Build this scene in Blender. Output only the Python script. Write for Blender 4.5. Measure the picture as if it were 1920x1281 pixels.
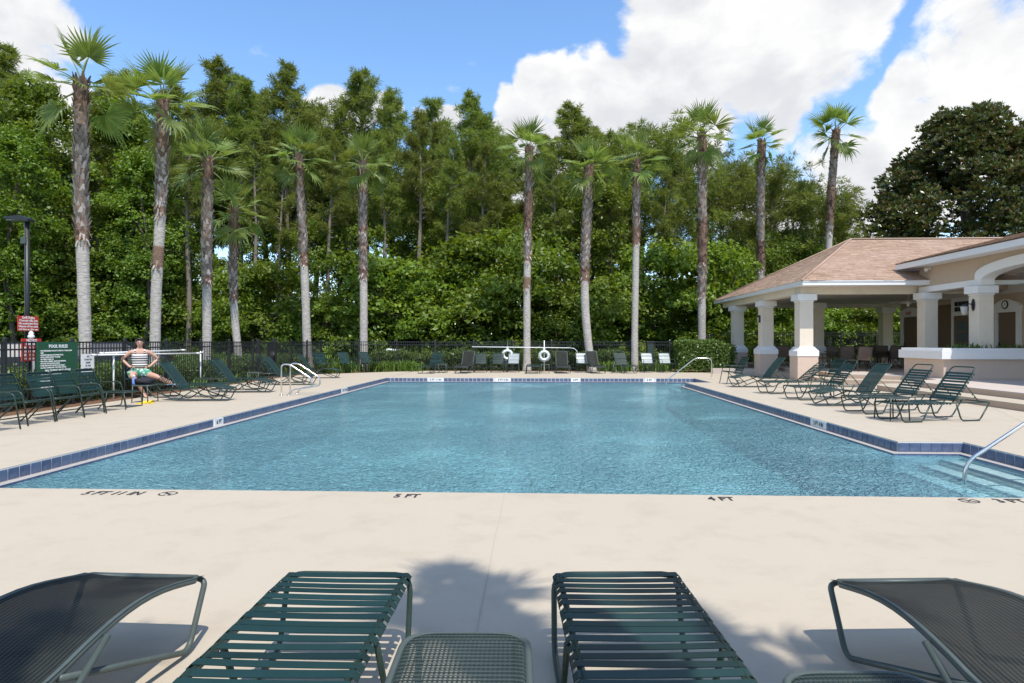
import bpy, bmesh, math, random
import numpy as np
from mathutils import Vector, Matrix, Quaternion

for _o in list(bpy.data.objects):
    bpy.data.objects.remove(_o)
scene = bpy.context.scene
COL = scene.collection
PI = math.pi
R = math.radians

# ------------------------------------------------------------------ camera
EYE = 1.45
YAW = R(2.39)
FPX = 1200.0            # focal length in pixels of the 1920 wide frame
cd = bpy.data.cameras.new('camera')
cam = bpy.data.objects.new('camera', cd)
COL.objects.link(cam)
cam.location = (0, 0, EYE)
cam.rotation_euler = (R(90), 0, YAW)
cd.sensor_width = 36.0
cd.lens = 36.0 * FPX / 1920.0
cd.clip_start = 0.05
cd.clip_end = 1500
scene.camera = cam
CS, SN = math.cos(YAW), math.sin(YAW)

def G(px, py, z=0.0):
    """world x, y of the point of the plane at height z under photograph pixel px, py"""
    d = FPX * (EYE - z) / (py - 640.5)
    a = (px - 960) / FPX * d
    return (a * CS - d * SN, a * SN + d * CS)

def D(px, d):
    """world x, y on pixel column px at depth d"""
    a = (px - 960) / FPX * d
    return (a * CS - d * SN, a * SN + d * CS)

def ZZ(py, d):
    return EYE - (py - 640.5) * d / FPX

# ------------------------------------------------------------------ sun, sky
SUNV = Vector((0.22, -0.47, 1.0)).normalized()      # towards the sun
sd = bpy.data.lights.new('sun', 'SUN')
sd.energy = 3.3
sd.angle = R(0.53)
sd.color = (1.0, 0.955, 0.89)
sun = bpy.data.objects.new('sun', sd)
COL.objects.link(sun)
sun.rotation_euler = SUNV.to_track_quat('Z', 'Y').to_euler()
sun.location = (0, 0, 40)

scene.view_settings.view_transform = 'Standard'
scene.view_settings.look = 'None'
scene.view_settings.gamma = 1
scene.view_settings.exposure = 0.68
scene.view_settings.use_curve_mapping = False

W = bpy.data.worlds.new('World')
scene.world = W
W.use_nodes = True
wt = W.node_tree
wt.nodes.clear()

class NT:
    def __init__(s, tree): s.t = tree
    def n(s, typ, **kw):
        nd = s.t.nodes.new(typ)
        for k, v in kw.items():
            if k == 'ins':
                for kk, vv in v.items():
                    if isinstance(vv, bpy.types.NodeSocket): s.t.links.new(vv, nd.inputs[kk])
                    else: nd.inputs[kk].default_value = vv
            else: setattr(nd, k, v)
        return nd
    def math(s, op, a, b=None, c=None, clamp=False):
        nd = s.t.nodes.new('ShaderNodeMath'); nd.operation = op; nd.use_clamp = clamp
        for i, v in enumerate((a, b, c)):
            if v is None: continue
            if isinstance(v, bpy.types.NodeSocket): s.t.links.new(v, nd.inputs[i])
            else: nd.inputs[i].default_value = v
        return nd.outputs[0]
    def vmath(s, op, a, b=None):
        nd = s.t.nodes.new('ShaderNodeVectorMath'); nd.operation = op
        for i, v in enumerate((a, b)):
            if v is None: continue
            if isinstance(v, bpy.types.NodeSocket): s.t.links.new(v, nd.inputs[i])
            else: nd.inputs[i].default_value = v
        return nd
    def mapr(s, v, a, b, c=0.0, d=1.0, smooth=False):
        nd = s.t.nodes.new('ShaderNodeMapRange')
        if smooth: nd.interpolation_type = 'SMOOTHSTEP'
        s.t.links.new(v, nd.inputs['Value'])
        for k, x in zip(('From Min', 'From Max', 'To Min', 'To Max'), (a, b, c, d)):
            nd.inputs[k].default_value = x
        return nd.outputs['Result']
    def noise(s, vec, scale, detail=4, rough=0.5, dist=0.0):
        nd = s.t.nodes.new('ShaderNodeTexNoise')
        if vec is not None: s.t.links.new(vec, nd.inputs['Vector'])
        nd.inputs['Scale'].default_value = scale
        nd.inputs['Detail'].default_value = detail
        nd.inputs['Roughness'].default_value = rough
        nd.inputs['Distortion'].default_value = dist
        return nd.outputs['Fac']
    def mix(s, f, a, b):
        nd = s.t.nodes.new('ShaderNodeMix'); nd.data_type = 'RGBA'
        for k, v in ((0, f), (6, a), (7, b)):
            if isinstance(v, bpy.types.NodeSocket): s.t.links.new(v, nd.inputs[k])
            else: nd.inputs[k].default_value = v if not isinstance(v, tuple) or len(v) == 4 else (*v, 1)
        return nd.outputs[2]

w = NT(wt)
sky = w.n('ShaderNodeTexSky', sky_type='NISHITA', sun_disc=False)
sky.sun_elevation = math.asin(SUNV.z)
sky.sun_rotation = math.atan2(SUNV.x, SUNV.y)
sky.air_density = 1.0
sky.dust_density = 0.35
sky.ozone_density = 2.2
SKY_STRENGTH = 0.15
tc = w.n('ShaderNodeTexCoord')
dirv = tc.outputs['Generated']

def pdir(px, py):
    f = Vector((-SN, CS, 0)); r = Vector((CS, SN, 0)); u = Vector((0, 0, 1))
    return (f + r * ((px - 960) / FPX) + u * ((640.5 - py) / FPX)).normalized()

_blobs = []
for px, py, rad in [(1330, 20, 215), (1500, 10, 190), (1240, 110, 130), (1400, 120, 150), (1140, 195, 105), (1055, 195, 75), (1250, 215, 110), (1300, 255, 100), (1180, 240, 90), (1650, -10, 90),
                    (1900, 110, 165), (1800, 190, 85), (1720, 235, 60), (1705, 175, 62), (1880, 230, 150), (1430, 335, 70), (1590, 315, 115), (1610, 360, 150), (1540, 410, 170), (1690, 400, 130), (1430, 385, 125), (1480, 215, 60),
                    (20, 10, 110), (80, 45, 65), (10, 90, 80), (100, 190, 70), (140, 260, 70), (640, 215, 70), (690, 205, 55), (605, 260, 60), (815, 225, 60), (965, 255, 70), (1060, 270, 60), (1185, 265, 60), (580, 340, 90), (860, 330, 100), (1130, 330, 90),
                    (250, 420, 140), (1000, 400, 140)]:
    _blobs.append((pdir(px, py), math.atan(rad / FPX)))
_rs = random.Random(5)
for i in range(16):                              # the same kind of cumulus all round the rest of the sky
    az = _rs.uniform(R(48), R(312)); el = _rs.uniform(R(4), R(60))
    for k in range(3):
        a2 = az + _rs.uniform(-.16, .16); e2 = el + _rs.uniform(-.07, .07)
        _blobs.append((Vector((math.sin(a2) * math.cos(e2), math.cos(a2) * math.cos(e2), math.sin(e2))), _rs.uniform(.08, .17)))
acc = None
wob = w.n('ShaderNodeTexNoise', ins={'Vector': dirv, 'Scale': 7.0, 'Detail': 5.0})
wv = w.vmath('SUBTRACT', wob.outputs['Color'], (.5, .5, .5)).outputs[0]
wv = w.vmath('MULTIPLY', wv, (.15, .15, .15)).outputs[0]
dw = w.vmath('NORMALIZE', w.vmath('ADD', dirv, wv).outputs[0]).outputs[0]
for v, rad in _blobs:
    dt = w.vmath('DOT_PRODUCT', dw, tuple(v)).outputs['Value']
    b = w.mapr(dt, math.cos(rad), 1.0)
    acc = b if acc is None else w.math('SMOOTH_MAX', acc, b, 0.06)
stretch = w.vmath('MULTIPLY', dirv, (1, 1, 1.6)).outputs[0]
n0 = w.noise(stretch, 7.0, 9, 0.58, 0.25)
up = w.vmath('ADD', stretch, (SUNV.x * .045, SUNV.y * .02, .075)).outputs[0]
n1 = w.noise(up, 7.0, 5, 0.52, 0.25)
fld = w.math('ADD', acc, w.math('MULTIPLY', w.math('SUBTRACT', n0, .5), 1.9))
cl = w.mapr(fld, 0.37, 0.72, smooth=True)
core = w.mapr(fld, 0.3, 1.15)
lit = w.mapr(w.math('SUBTRACT', n0, n1), -0.10, 0.13, 0.0, 1.0)
shade = w.math('ADD', w.math('MULTIPLY', lit, .62), w.math('SUBTRACT', .62, w.math('MULTIPLY', core, .42)), clamp=True)
cloudcol = w.mix(shade, (2.75, 2.87, 3.12), (4.4, 4.38, 4.33))
hs = w.n('ShaderNodeHueSaturation', ins={'Saturation': 1.12, 'Value': 1.12, 'Color': sky.outputs[0]})
skymix = w.mix(cl, hs.outputs[0], cloudcol)
bg = w.n('ShaderNodeBackground', ins={'Color': skymix, 'Strength': SKY_STRENGTH})
wo = w.n('ShaderNodeOutputWorld', ins={'Surface': bg.outputs[0]})

cy = scene.cycles
cy.use_denoising = True
cy.max_bounces = 8
cy.diffuse_bounces = 4
cy.glossy_bounces = 3
cy.transmission_bounces = 4
cy.transparent_max_bounces = 16
cy.caustics_reflective = False
cy.caustics_refractive = False
cy.sample_clamp_indirect = 6.0
# ------------------------------------------------------------------ helpers
class MB:
    """collects shapes into ONE mesh"""
    def __init__(s): s.v = []; s.f = []; s.mi = []; s.sm = []
    def add(s, vs, fs, mi=0, smooth=False):
        o = len(s.v); s.v.extend(vs)
        for f in fs:
            s.f.append(tuple(i + o for i in f)); s.mi.append(mi); s.sm.append(smooth)
    def box(s, c, size, rz=0.0, mi=0, rot=None):
        sx, sy, sz = (q / 2 for q in size)
        vs = [Vector((x, y, z)) for z in (-sz, sz) for y in (-sy, sy) for x in (-sx, sx)]
        m = rot if rot is not None else (Matrix.Rotation(rz, 3, 'Z') if rz else None)
        c = Vector(c)
        vs = [tuple((m @ q if m else q) + c) for q in vs]
        s.add(vs, [(0, 2, 3, 1), (4, 5, 7, 6), (0, 1, 5, 4), (2, 6, 7, 3), (0, 4, 6, 2), (1, 3, 7, 5)], mi)
    def frustum(s, c, z0, a0, b0, z1, a1, b1, mi=0):
        x, y = c
        vs = [(x + i * a0 / 2, y + j * b0 / 2, z0) for i, j in ((-1, -1), (1, -1), (1, 1), (-1, 1))] + \
             [(x + i * a1 / 2, y + j * b1 / 2, z1) for i, j in ((-1, -1), (1, -1), (1, 1), (-1, 1))]
        s.add(vs, [(3, 2, 1, 0), (4, 5, 6, 7)] + [(k, (k + 1) % 4, 4 + (k + 1) % 4, 4 + k) for k in range(4)], mi)
    def prism(s, poly, z0, z1, mi=0):
        n = len(poly)
        vs = [(x, y, z0) for x, y in poly] + [(x, y, z1) for x, y in poly]
        s.add(vs, [tuple(range(n - 1, -1, -1)), tuple(range(n, 2 * n))] + [(k, (k + 1) % n, n + (k + 1) % n, n + k) for k in range(n)], mi)
    def tube(s, pts, r, seg=8, closed=False, mi=0, fil=0.0, rad=None, caps=True):
        P = [Vector(p) for p in pts]
        if fil > 0: P = fillet(P, fil, closed)
        n = len(P)
        T = []
        for i in range(n):
            a = P[(i - 1) % n] if (closed or i > 0) else P[i]
            b = P[(i + 1) % n] if (closed or i < n - 1) else P[i]
            t = (b - a)
            T.append(t.normalized() if t.length > 1e-9 else Vector((0, 0, 1)))
        ref = Vector((0, 0, 1)) if abs(T[0].z) < .9 else Vector((1, 0, 0))
        N = (ref - T[0] * ref.dot(T[0])).normalized()
        vs = []; fs = []
        for i in range(n):
            if i:
                q = T[i - 1].rotation_difference(T[i])
                N = q @ N; N = (N - T[i] * N.dot(T[i])).normalized()
            B = T[i].cross(N)
            rr = rad[i] if rad is not None else r
            for k in range(seg):
                a = 2 * PI * k / seg
                vs.append(tuple(P[i] + (N * math.cos(a) + B * math.sin(a)) * rr))
        for i in range(n if closed else n - 1):
            j = (i + 1) % n
            for k in range(seg):
                fs.append((i * seg + k, i * seg + (k + 1) % seg, j * seg + (k + 1) % seg, j * seg + k))
        if not closed and caps:
            fs.append(tuple(range(seg - 1, -1, -1))); fs.append(tuple(range((n - 1) * seg, n * seg)))
        s.add(vs, fs, mi, True)
    def lathe(s, prof, c=(0, 0, 0), seg=16, mi=0, smooth=True, sx=1.0, sy=1.0):
        vs = []; fs = []; n = len(prof)
        for r, z in prof:
            for k in range(seg):
                a = 2 * PI * k / seg
                vs.append((c[0] + r * math.cos(a) * sx, c[1] + r * math.sin(a) * sy, c[2] + z))
        for i in range(n - 1):
            for k in range(seg):
                fs.append((i * seg + k, i * seg + (k + 1) % seg, (i + 1) * seg + (k + 1) % seg, (i + 1) * seg + k))
        fs.append(tuple(range(seg - 1, -1, -1))); fs.append(tuple(range((n - 1) * seg, n * seg)))
        s.add(vs, fs, mi, smooth)
    def ball(s, c, rx, ry, rz, seg=12, rings=8, mi=0):
        prof = [(math.sin(PI * (i + .02) / (rings + .04)), -math.cos(PI * (i + .02) / (rings + .04))) for i in range(rings + 1)]
        vs = []; fs = []
        for r, z in prof:
            for k in range(seg):
                a = 2 * PI * k / seg
                vs.append((c[0] + rx * r * math.cos(a), c[1] + ry * r * math.sin(a), c[2] + rz * z))
        for i in range(rings):
            for k in range(seg):
                fs.append((i * seg + k, i * seg + (k + 1) % seg, (i + 1) * seg + (k + 1) % seg, (i + 1) * seg + k))
        fs.append(tuple(range(seg - 1, -1, -1))); fs.append(tuple(range(rings * seg, (rings + 1) * seg)))
        s.add(vs, fs, mi, True)
    def grid(s, fn, nu, nv, mi=0, smooth=True):
        vs = [tuple(fn(i / nu, j / nv)) for i in range(nu + 1) for j in range(nv + 1)]
        fs = [(i * (nv + 1) + j, (i + 1) * (nv + 1) + j, (i + 1) * (nv + 1) + j + 1, i * (nv + 1) + j + 1) for i in range(nu) for j in range(nv)]
        s.add(vs, fs, mi, smooth)
    def mesh(s, name, mats):
        me = bpy.data.meshes.new(name)
        me.from_pydata([tuple(q) for q in s.v], [], s.f)
        for m in (mats if isinstance(mats, (list, tuple)) else [mats]): me.materials.append(m)
        me.polygons.foreach_set('material_index', s.mi)
        me.polygons.foreach_set('use_smooth', s.sm)
        me.update()
        return me
    def build(s, name, mats, parent=None, loc=None, rz=None, bevel=0.0):
        return link(name, s.mesh(name, mats), parent, loc, rz, bevel)

def link(name, me, parent=None, loc=None, rz=None, bevel=0.0):
    o = bpy.data.objects.new(name, me)
    COL.objects.link(o)
    if parent is not None: o.parent = parent
    if loc is not None: o.location = loc
    if rz is not None: o.rotation_euler = (0, 0, rz)
    if bevel:
        b = o.modifiers.new('bevel', 'BEVEL'); b.width = bevel; b.segments = 2; b.limit_method = 'ANGLE'; b.angle_limit = R(40)
    return o

def fillet(P, r, closed=False, n=5):
    out = []; m = len(P)
    for i in range(m):
        if not closed and i in (0, m - 1): out.append(P[i]); continue
        a, b, c = P[(i - 1) % m], P[i], P[(i + 1) % m]
        u, v = (a - b), (c - b)
        lu, lv = u.length, v.length
        if lu < 1e-6 or lv < 1e-6: out.append(b); continue
        u /= lu; v /= lv
        if u.dot(v) < -.985: out.append(b); continue
        t = min(r, lu * .48, lv * .48)
        p0, p1 = b + u * t, b + v * t
        for k in range(n + 1):
            q = k / n
            out.append(p0 * (1 - q) ** 2 + b * 2 * q * (1 - q) + p1 * q * q)
    return out

def quads_mesh(name, V, mats, tri=False):
    """V: (n,4,3) array -> mesh of separate quads, fast"""
    n, k = V.shape[0], V.shape[1]
    me = bpy.data.meshes.new(name)
    me.vertices.add(n * k); me.vertices.foreach_set('co', V.reshape(-1).astype(np.float32))
    me.loops.add(n * k); me.loops.foreach_set('vertex_index', np.arange(n * k, dtype=np.int32))
    me.polygons.add(n); me.polygons.foreach_set('loop_start', np.arange(0, n * k, k, dtype=np.int32))
    me.polygons.foreach_set('loop_total', np.full(n, k, dtype=np.int32))
    for m in (mats if isinstance(mats, (list, tuple)) else [mats]): me.materials.append(m)
    me.update(calc_edges=True)
    return me

def thing(name, label, cat, loc=(0, 0, 0), rz=0.0, group=None):
    o = bpy.data.objects.new(name, None)
    o.empty_display_size = .1
    COL.objects.link(o)
    o.location = loc; o.rotation_euler = (0, 0, rz)
    o['label'] = label; o['category'] = cat
    if group: o['group'] = group
    return o

def tag(o, label, cat, group=None):
    o['label'] = label; o['category'] = cat
    if group: o['group'] = group
    return o

def struct(o):
    o['kind'] = 'structure'; return o

def stuff(o):
    o['kind'] = 'stuff'; return o

KIDS = {}
def kids(o):
    return [c for c in o.children]

def dup(root, loc, rz, label=None, group=None, scale=None):
    """a copy of a thing with copies of its parts and sub-parts; meshes are shared"""
    def cp(o, par):
        c = o.copy(); COL.objects.link(c)
        if par is not None: c.parent = par
        for ch in o.children: cp(ch, c)
        return c
    r = cp(root, None)
    r.location = loc; r.rotation_euler = (0, 0, rz)
    if label: r['label'] = label
    if group: r['group'] = group
    if scale: r.scale = (scale,) * 3 if not isinstance(scale, tuple) else scale
    return r

class Protos:
    """first use moves the prototype itself, later uses copy it"""
    def __init__(s): s.used = set()
    def put(s, root, loc, rz, label, group=None, scale=None):
        if root.name not in s.used:
            s.used.add(root.name)
            root.location = loc; root.rotation_euler = (0, 0, rz); root['label'] = label
            if group: root['group'] = group
            if scale: root.scale = (scale,) * 3 if not isinstance(scale, tuple) else scale
            return root
        return dup(root, loc, rz, label, group, scale)
PR = Protos()

# ------------------------------------------------------------------ materials
def new_mat(name):
    m = bpy.data.materials.new(name); m.use_nodes = True
    t = m.node_tree; t.nodes.clear()
    return m, NT(t)

def out(nt, sh, disp=None):
    o = nt.n('ShaderNodeOutputMaterial')
    nt.t.links.new(sh, o.inputs['Surface'])

def plain(name, col, rough=.6, metal=0.0, var=.12, nscale=6.0, bump=0.0, bscale=60.0, spec=.5, coat=0.0, grime=None, rand=0.0):
    m, t = new_mat(name)
    tc = t.n('ShaderNodeTexCoord'); vec = tc.outputs['Object']
    n = t.noise(vec, nscale, 5, .6)
    c = t.mix(n, tuple(max(0, q * (1 - var)) for q in col), tuple(min(1, q * (1 + var)) for q in col))
    if grime:
        g = t.mapr(t.noise(vec, grime[1], 6, .65), .52, .75)
        c = t.mix(t.math('MULTIPLY', g, grime[2]), c, grime[0])
    if rand:
        oi = t.n('ShaderNodeObjectInfo')
        c = t.n('ShaderNodeHueSaturation', ins={'Color': c, 'Value': t.math('ADD', 1 - rand, t.math('MULTIPLY', oi.outputs['Random'], 2 * rand))}).outputs[0]
    b = t.n('ShaderNodeBsdfPrincipled', ins={'Base Color': c, 'Roughness': rough, 'Metallic': metal, 'Specular IOR Level': spec, 'Coat Weight': coat})
    if bump:
        bp = t.n('ShaderNodeBump', ins={'Strength': bump, 'Distance': .01, 'Height': t.noise(vec, bscale, 4, .6)})
        t.t.links.new(bp.outputs[0], b.inputs['Normal'])
    out(t, b.outputs[0])
    return m

def leaf_mat(name, c0, c1, trans=.35, rough=.45, spec=.4, brown=None):
    m, t = new_mat(name)
    g = t.n('ShaderNodeNewGeometry')
    tc = t.n('ShaderNodeTexCoord')
    oi = t.n('ShaderNodeObjectInfo')
    rnd = g.outputs['Random Per Island']
    big = t.noise(tc.outputs['Object'], .7, 3, .6)
    f = t.math('ADD', t.math('MULTIPLY', rnd, .55), t.math('MULTIPLY', t.mapr(big, .3, .7), .45))
    c = t.mix(f, c0, c1)
    c = t.n('ShaderNodeHueSaturation', ins={'Color': c, 'Hue': t.math('ADD', .488, t.math('MULTIPLY', oi.outputs['Random'], .024)), 'Value': t.math('ADD', .82, t.math('MULTIPLY', oi.outputs['Random'], .36))}).outputs[0]
    if brown:
        c = t.mix(t.math('LESS_THAN', t.math('FRACT', t.math('MULTIPLY', rnd, 7.31)), brown[1]), c, brown[0])
    b = t.n('ShaderNodeBsdfPrincipled', ins={'Base Color': c, 'Roughness': rough, 'Specular IOR Level': spec})
    tr = t.n('ShaderNodeBsdfTranslucent', ins={'Color': t.n('ShaderNodeHueSaturation', ins={'Color': c, 'Hue': .485, 'Saturation': 1.1, 'Value': 1.25}).outputs[0]})
    mx = t.n('ShaderNodeMixShader', ins={0: trans, 1: b.outputs[0], 2: tr.outputs[0]})
    out(t, mx.outputs[0])
    return m

def m_concrete():
    m, t = new_mat('deck_concrete')
    tc = t.n('ShaderNodeTexCoord'); v = tc.outputs['Object']
    big = t.noise(v, .35, 5, .6)
    med = t.noise(v, 2.6, 6, .65)
    fine = t.noise(v, 55, 5, .7)
    c = t.mix(big, (.405, .343, .256), (.465, .400, .305))
    c = t.mix(t.mapr(med, .5, .78), c, (.38, .32, .24))
    spk = t.n('ShaderNodeTexVoronoi', ins={'Vector': v, 'Scale': 14.0})
    s1 = t.math('LESS_THAN', spk.outputs['Distance'], .045)
    s2 = t.math('GREATER_THAN', t.noise(v, 3.1, 3, .6), .56)
    c = t.mix(t.math('MULTIPLY', t.math('MULTIPLY', s1, s2), .5), c, (.24, .2, .17))
    c = t.mix(t.math('MULTIPLY', t.mapr(fine, .35, .75), .18), c, (.46, .4, .34))
    st = t.n('ShaderNodeMapping', ins={'Vector': v, 'Scale': (1.4, 9.0, 1.0)})
    streak = t.mapr(t.noise(st.outputs[0], .9, 4, .6), .55, .75)
    c = t.mix(t.math('MULTIPLY', streak, .16), c, (.45, .39, .33))
    b = t.n('ShaderNodeBsdfPrincipled', ins={'Base Color': c, 'Roughness': .82, 'Specular IOR Level': .25})
    bp = t.n('ShaderNodeBump', ins={'Strength': .35, 'Distance': .004, 'Height': t.math('ADD', fine, t.math('MULTIPLY', t.noise(v, 17, 4, .6), .8))})
    t.t.links.new(bp.outputs[0], b.inputs['Normal'])
    out(t, b.outputs[0]); return m

def m_ground():
    m, t = new_mat('lawn_ground')
    v = t.n('ShaderNodeTexCoord').outputs['Object']
    c = t.mix(t.mapr(t.noise(v, .5, 5, .6), .35, .65), (.09, .15, .03), (.16, .22, .05))
    c = t.mix(t.mapr(t.noise(v, 30, 4, .7), .4, .7), c, (.05, .085, .02))
    b = t.n('ShaderNodeBsdfPrincipled', ins={'Base Color': c, 'Roughness': .95, 'Specular IOR Level': .1})
    bp = t.n('ShaderNodeBump', ins={'Strength': .8, 'Distance': .05, 'Height': t.noise(v, 40, 4, .7)})
    t.t.links.new(bp.outputs[0], b.inputs['Normal'])
    out(t, b.outputs[0]); return m

def m_mulch():
    m, t = new_mat('bark_mulch')
    v = t.n('ShaderNodeTexCoord').outputs['Object']
    n = t.noise(v, 22, 5, .7)
    c = t.mix(t.mapr(n, .3, .7), (.06, .035, .022), (.30, .17, .10))
    b = t.n('ShaderNodeBsdfPrincipled', ins={'Base Color': c, 'Roughness': .95, 'Specular IOR Level': .1})
    bp = t.n('ShaderNodeBump', ins={'Strength': 1, 'Distance': .05, 'Height': n})
    t.t.links.new(bp.outputs[0], b.inputs['Normal'])
    out(t, b.outputs[0]); return m

def m_plaster():
    m, t = new_mat('pool_plaster')
    v = t.n('ShaderNodeTexCoord').outputs['Object']
    c = t.mix(t.noise(v, .8, 5, .6), (.46, .60, .62), (.60, .72, .72))
    c = t.mix(t.mapr(t.noise(v, 6, 5, .7), .5, .8), c, (.38, .52, .53))
    b = t.n('ShaderNodeBsdfPrincipled', ins={'Base Color': c, 'Roughness': .8, 'Specular IOR Level': .2})
    out(t, b.outputs[0]); return m

def m_water():
    m, t = new_mat('pool_water')
    v = t.n('ShaderNodeTexCoord').outputs['Object']
    mp = t.n('ShaderNodeMapping', ins={'Vector': v, 'Scale': (1.0, .85, 1.0)}).outputs[0]
    def ridge(sc, det, dist):
        q = t.math('ABSOLUTE', t.math('SUBTRACT', t.noise(mp, sc, det, .55, dist), .5))
        return t.math('SUBTRACT', 1.0, t.math('MULTIPLY', q, 3.2), clamp=True)
    n1 = t.noise(mp, 4.2, 3, .55, .9)
    r1 = ridge(5.5, 2, 1.1)
    r2 = ridge(14.0, 2, 1.0)
    n3 = t.noise(mp, .42, 3, .55)
    amp = t.mapr(n3, .34, .66, .30, 1.35)
    h = t.math('MULTIPLY', t.math('ADD', t.math('MULTIPLY', n1, .5), t.math('ADD', t.math('MULTIPLY', r1, .55), t.math('MULTIPLY', r2, .44))), amp)
    bp = t.n('ShaderNodeBump', ins={'Strength': 1.0, 'Distance': .38, 'Height': h})
    bg_ = t.n('ShaderNodeBump', ins={'Strength': .6, 'Distance': .04, 'Height': h})
    sp = t.n('ShaderNodeSeparateXYZ', ins={'Vector': v})
    # the alcoves with the steps are shallow, so the water there scatters little light
    shal = t.math('MULTIPLY', t.mapr(sp.outputs[0], 4.6, 5.5), t.math('ADD', t.mapr(sp.outputs[1], 9.5, 8.8), t.mapr(sp.outputs[1], 22.9, 23.6), clamp=True))
    tint = t.n('ShaderNodeBsdfTransparent', ins={'Color': t.mix(shal, (.50, .80, .88), (.80, .93, .95))})
    # light scattered back by the water body
    body = t.n('ShaderNodeBsdfDiffuse', ins={'Color': t.mix(n3, (.28, .61, .67), (.39, .71, .75)), 'Normal': bp.outputs[0]})
    inner = t.n('ShaderNodeMixShader', ins={0: t.math('SUBTRACT', .62, t.math('MULTIPLY', shal, .47)), 1: tint.outputs[0], 2: body.outputs[0]})
    gl = t.n('ShaderNodeBsdfGlossy', ins={'Color': (1, 1, 1, 1), 'Roughness': .08, 'Normal': bg_.outputs[0]})
    fr = t.n('ShaderNodeFresnel', ins={'IOR': 1.33, 'Normal': bg_.outputs[0]})
    mx = t.n('ShaderNodeMixShader', ins={0: t.math('MULTIPLY', fr.outputs[0], .75), 1: inner.outputs[0], 2: gl.outputs[0]})
    out(t, mx.outputs[0]); return m

def m_sling(name, c0, c1, hole=.30, ku=780.0, kv=520.0):
    m, t = new_mat(name)
    v = t.n('ShaderNodeTexCoord').outputs['Object']
    sp = t.n('ShaderNodeSeparateXYZ', ins={'Vector': v})
    a = t.math('SINE', t.math('MULTIPLY', sp.outputs[0], ku))
    b_ = t.math('SINE', t.math('MULTIPLY', sp.outputs[1], kv))
    rib = t.math('SINE', t.math('MULTIPLY', sp.outputs[1], kv * .62))
    hole_ = t.math('MULTIPLY', t.math('GREATER_THAN', b_, .05), t.math('GREATER_THAN', a, -.15))
    c = t.mix(t.mapr(rib, -1, 1), c0, c1)
    c = t.mix(t.noise(v, 3, 4, .6), c, tuple(q * .75 for q in c0))
    p = t.n('ShaderNodeBsdfPrincipled', ins={'Base Color': c, 'Roughness': .6, 'Specular IOR Level': .12})
    bp = t.n('ShaderNodeBump', ins={'Strength': .6, 'Distance': .002, 'Height': t.math('ADD', rib, t.math('MULTIPLY', a, .5))})
    t.t.links.new(bp.outputs[0], p.inputs['Normal'])
    tr = t.n('ShaderNodeBsdfTransparent')
    mx = t.n('ShaderNodeMixShader', ins={0: t.math('MULTIPLY', hole_, hole * 2.2, clamp=True), 1: p.outputs[0], 2: tr.outputs[0]})
    out(t, mx.outputs[0]); return m

def m_shingle():
    m, t = new_mat('roof_shingle')
    g = t.n('ShaderNodeNewGeometry'); v = t.n('ShaderNodeTexCoord').outputs['Object']
    r = g.outputs['Random Per Island']
    c = t.mix(r, (.34, .22, .15), (.47, .33, .235))
    c = t.mix(t.mapr(t.noise(v, .8, 4, .6), .35, .7), c, (.48, .345, .26))
    c = t.mix(t.math('MULTIPLY', t.noise(v, 70, 3, .6), .35), c, (.16, .1, .075))
    b = t.n('ShaderNodeBsdfPrincipled', ins={'Base Color': c, 'Roughness': .95, 'Specular IOR Level': .1})
    out(t, b.outputs[0]); return m

def m_palm_trunk():
    m, t = new_mat('palm_bark')
    v = t.n('ShaderNodeTexCoord').outputs['Object']
    sp = t.n('ShaderNodeSeparateXYZ', ins={'Vector': v})
    mp = t.n('ShaderNodeMapping', ins={'Vector': v, 'Scale': (7.0, 7.0, 26.0)}).outputs[0]
    rings = t.noise(mp, 1.0, 4, .6)
    gray = t.mix(t.mapr(rings, .35, .65), (.32, .285, .25), (.52, .475, .43))
    brown = t.mix(t.mapr(t.noise(mp, 1.7, 5, .7), .3, .7), (.10, .06, .042), (.31, .20, .145))
    at = t.n('ShaderNodeAttribute', attribute_name='zone')
    f = t.mapr(t.math('ADD', at.outputs['Fac'], t.math('MULTIPLY', t.math('SUBTRACT', t.noise(v, 1.6, 4, .6), .5), .5)), .38, .62)
    c = t.mix(f, gray, brown)
    b = t.n('ShaderNodeBsdfPrincipled', ins={'Base Color': c, 'Roughness': .9, 'Specular IOR Level': .15})
    bp = t.n('ShaderNodeBump', ins={'Strength': .8, 'Distance': .03, 'Height': rings})
    t.t.links.new(bp.outputs[0], b.inputs['Normal'])
    out(t, b.outputs[0]); return m

def m_boot():
    m, t = new_mat('palm_leaf_base')
    g = t.n('ShaderNodeNewGeometry')
    at = t.n('ShaderNodeAttribute', attribute_name='zone')
    v = t.n('ShaderNodeTexCoord').outputs['Object']
    old = t.mix(g.outputs['Random Per Island'], (.17, .13, .105), (.52, .46, .41))
    new = t.mix(g.outputs['Random Per Island'], (.10, .058, .04), (.33, .215, .155))
    c = t.mix(t.math('ADD', at.outputs['Fac'], t.math('MULTIPLY', t.math('SUBTRACT', t.noise(v, 1.1, 3, .6), .5), 1.1), clamp=True), old, new)
    b = t.n('ShaderNodeBsdfPrincipled', ins={'Base Color': c, 'Roughness': .85, 'Specular IOR Level': .2})
    out(t, b.outputs[0]); return m

def m_glass(name, col=(.05, .07, .08), rough=.05):
    m, t = new_mat(name)
    b = t.n('ShaderNodeBsdfPrincipled', ins={'Base Color': (*col, 1), 'Roughness': rough, 'Specular IOR Level': .35})
    out(t, b.outputs[0]); return m

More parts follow.
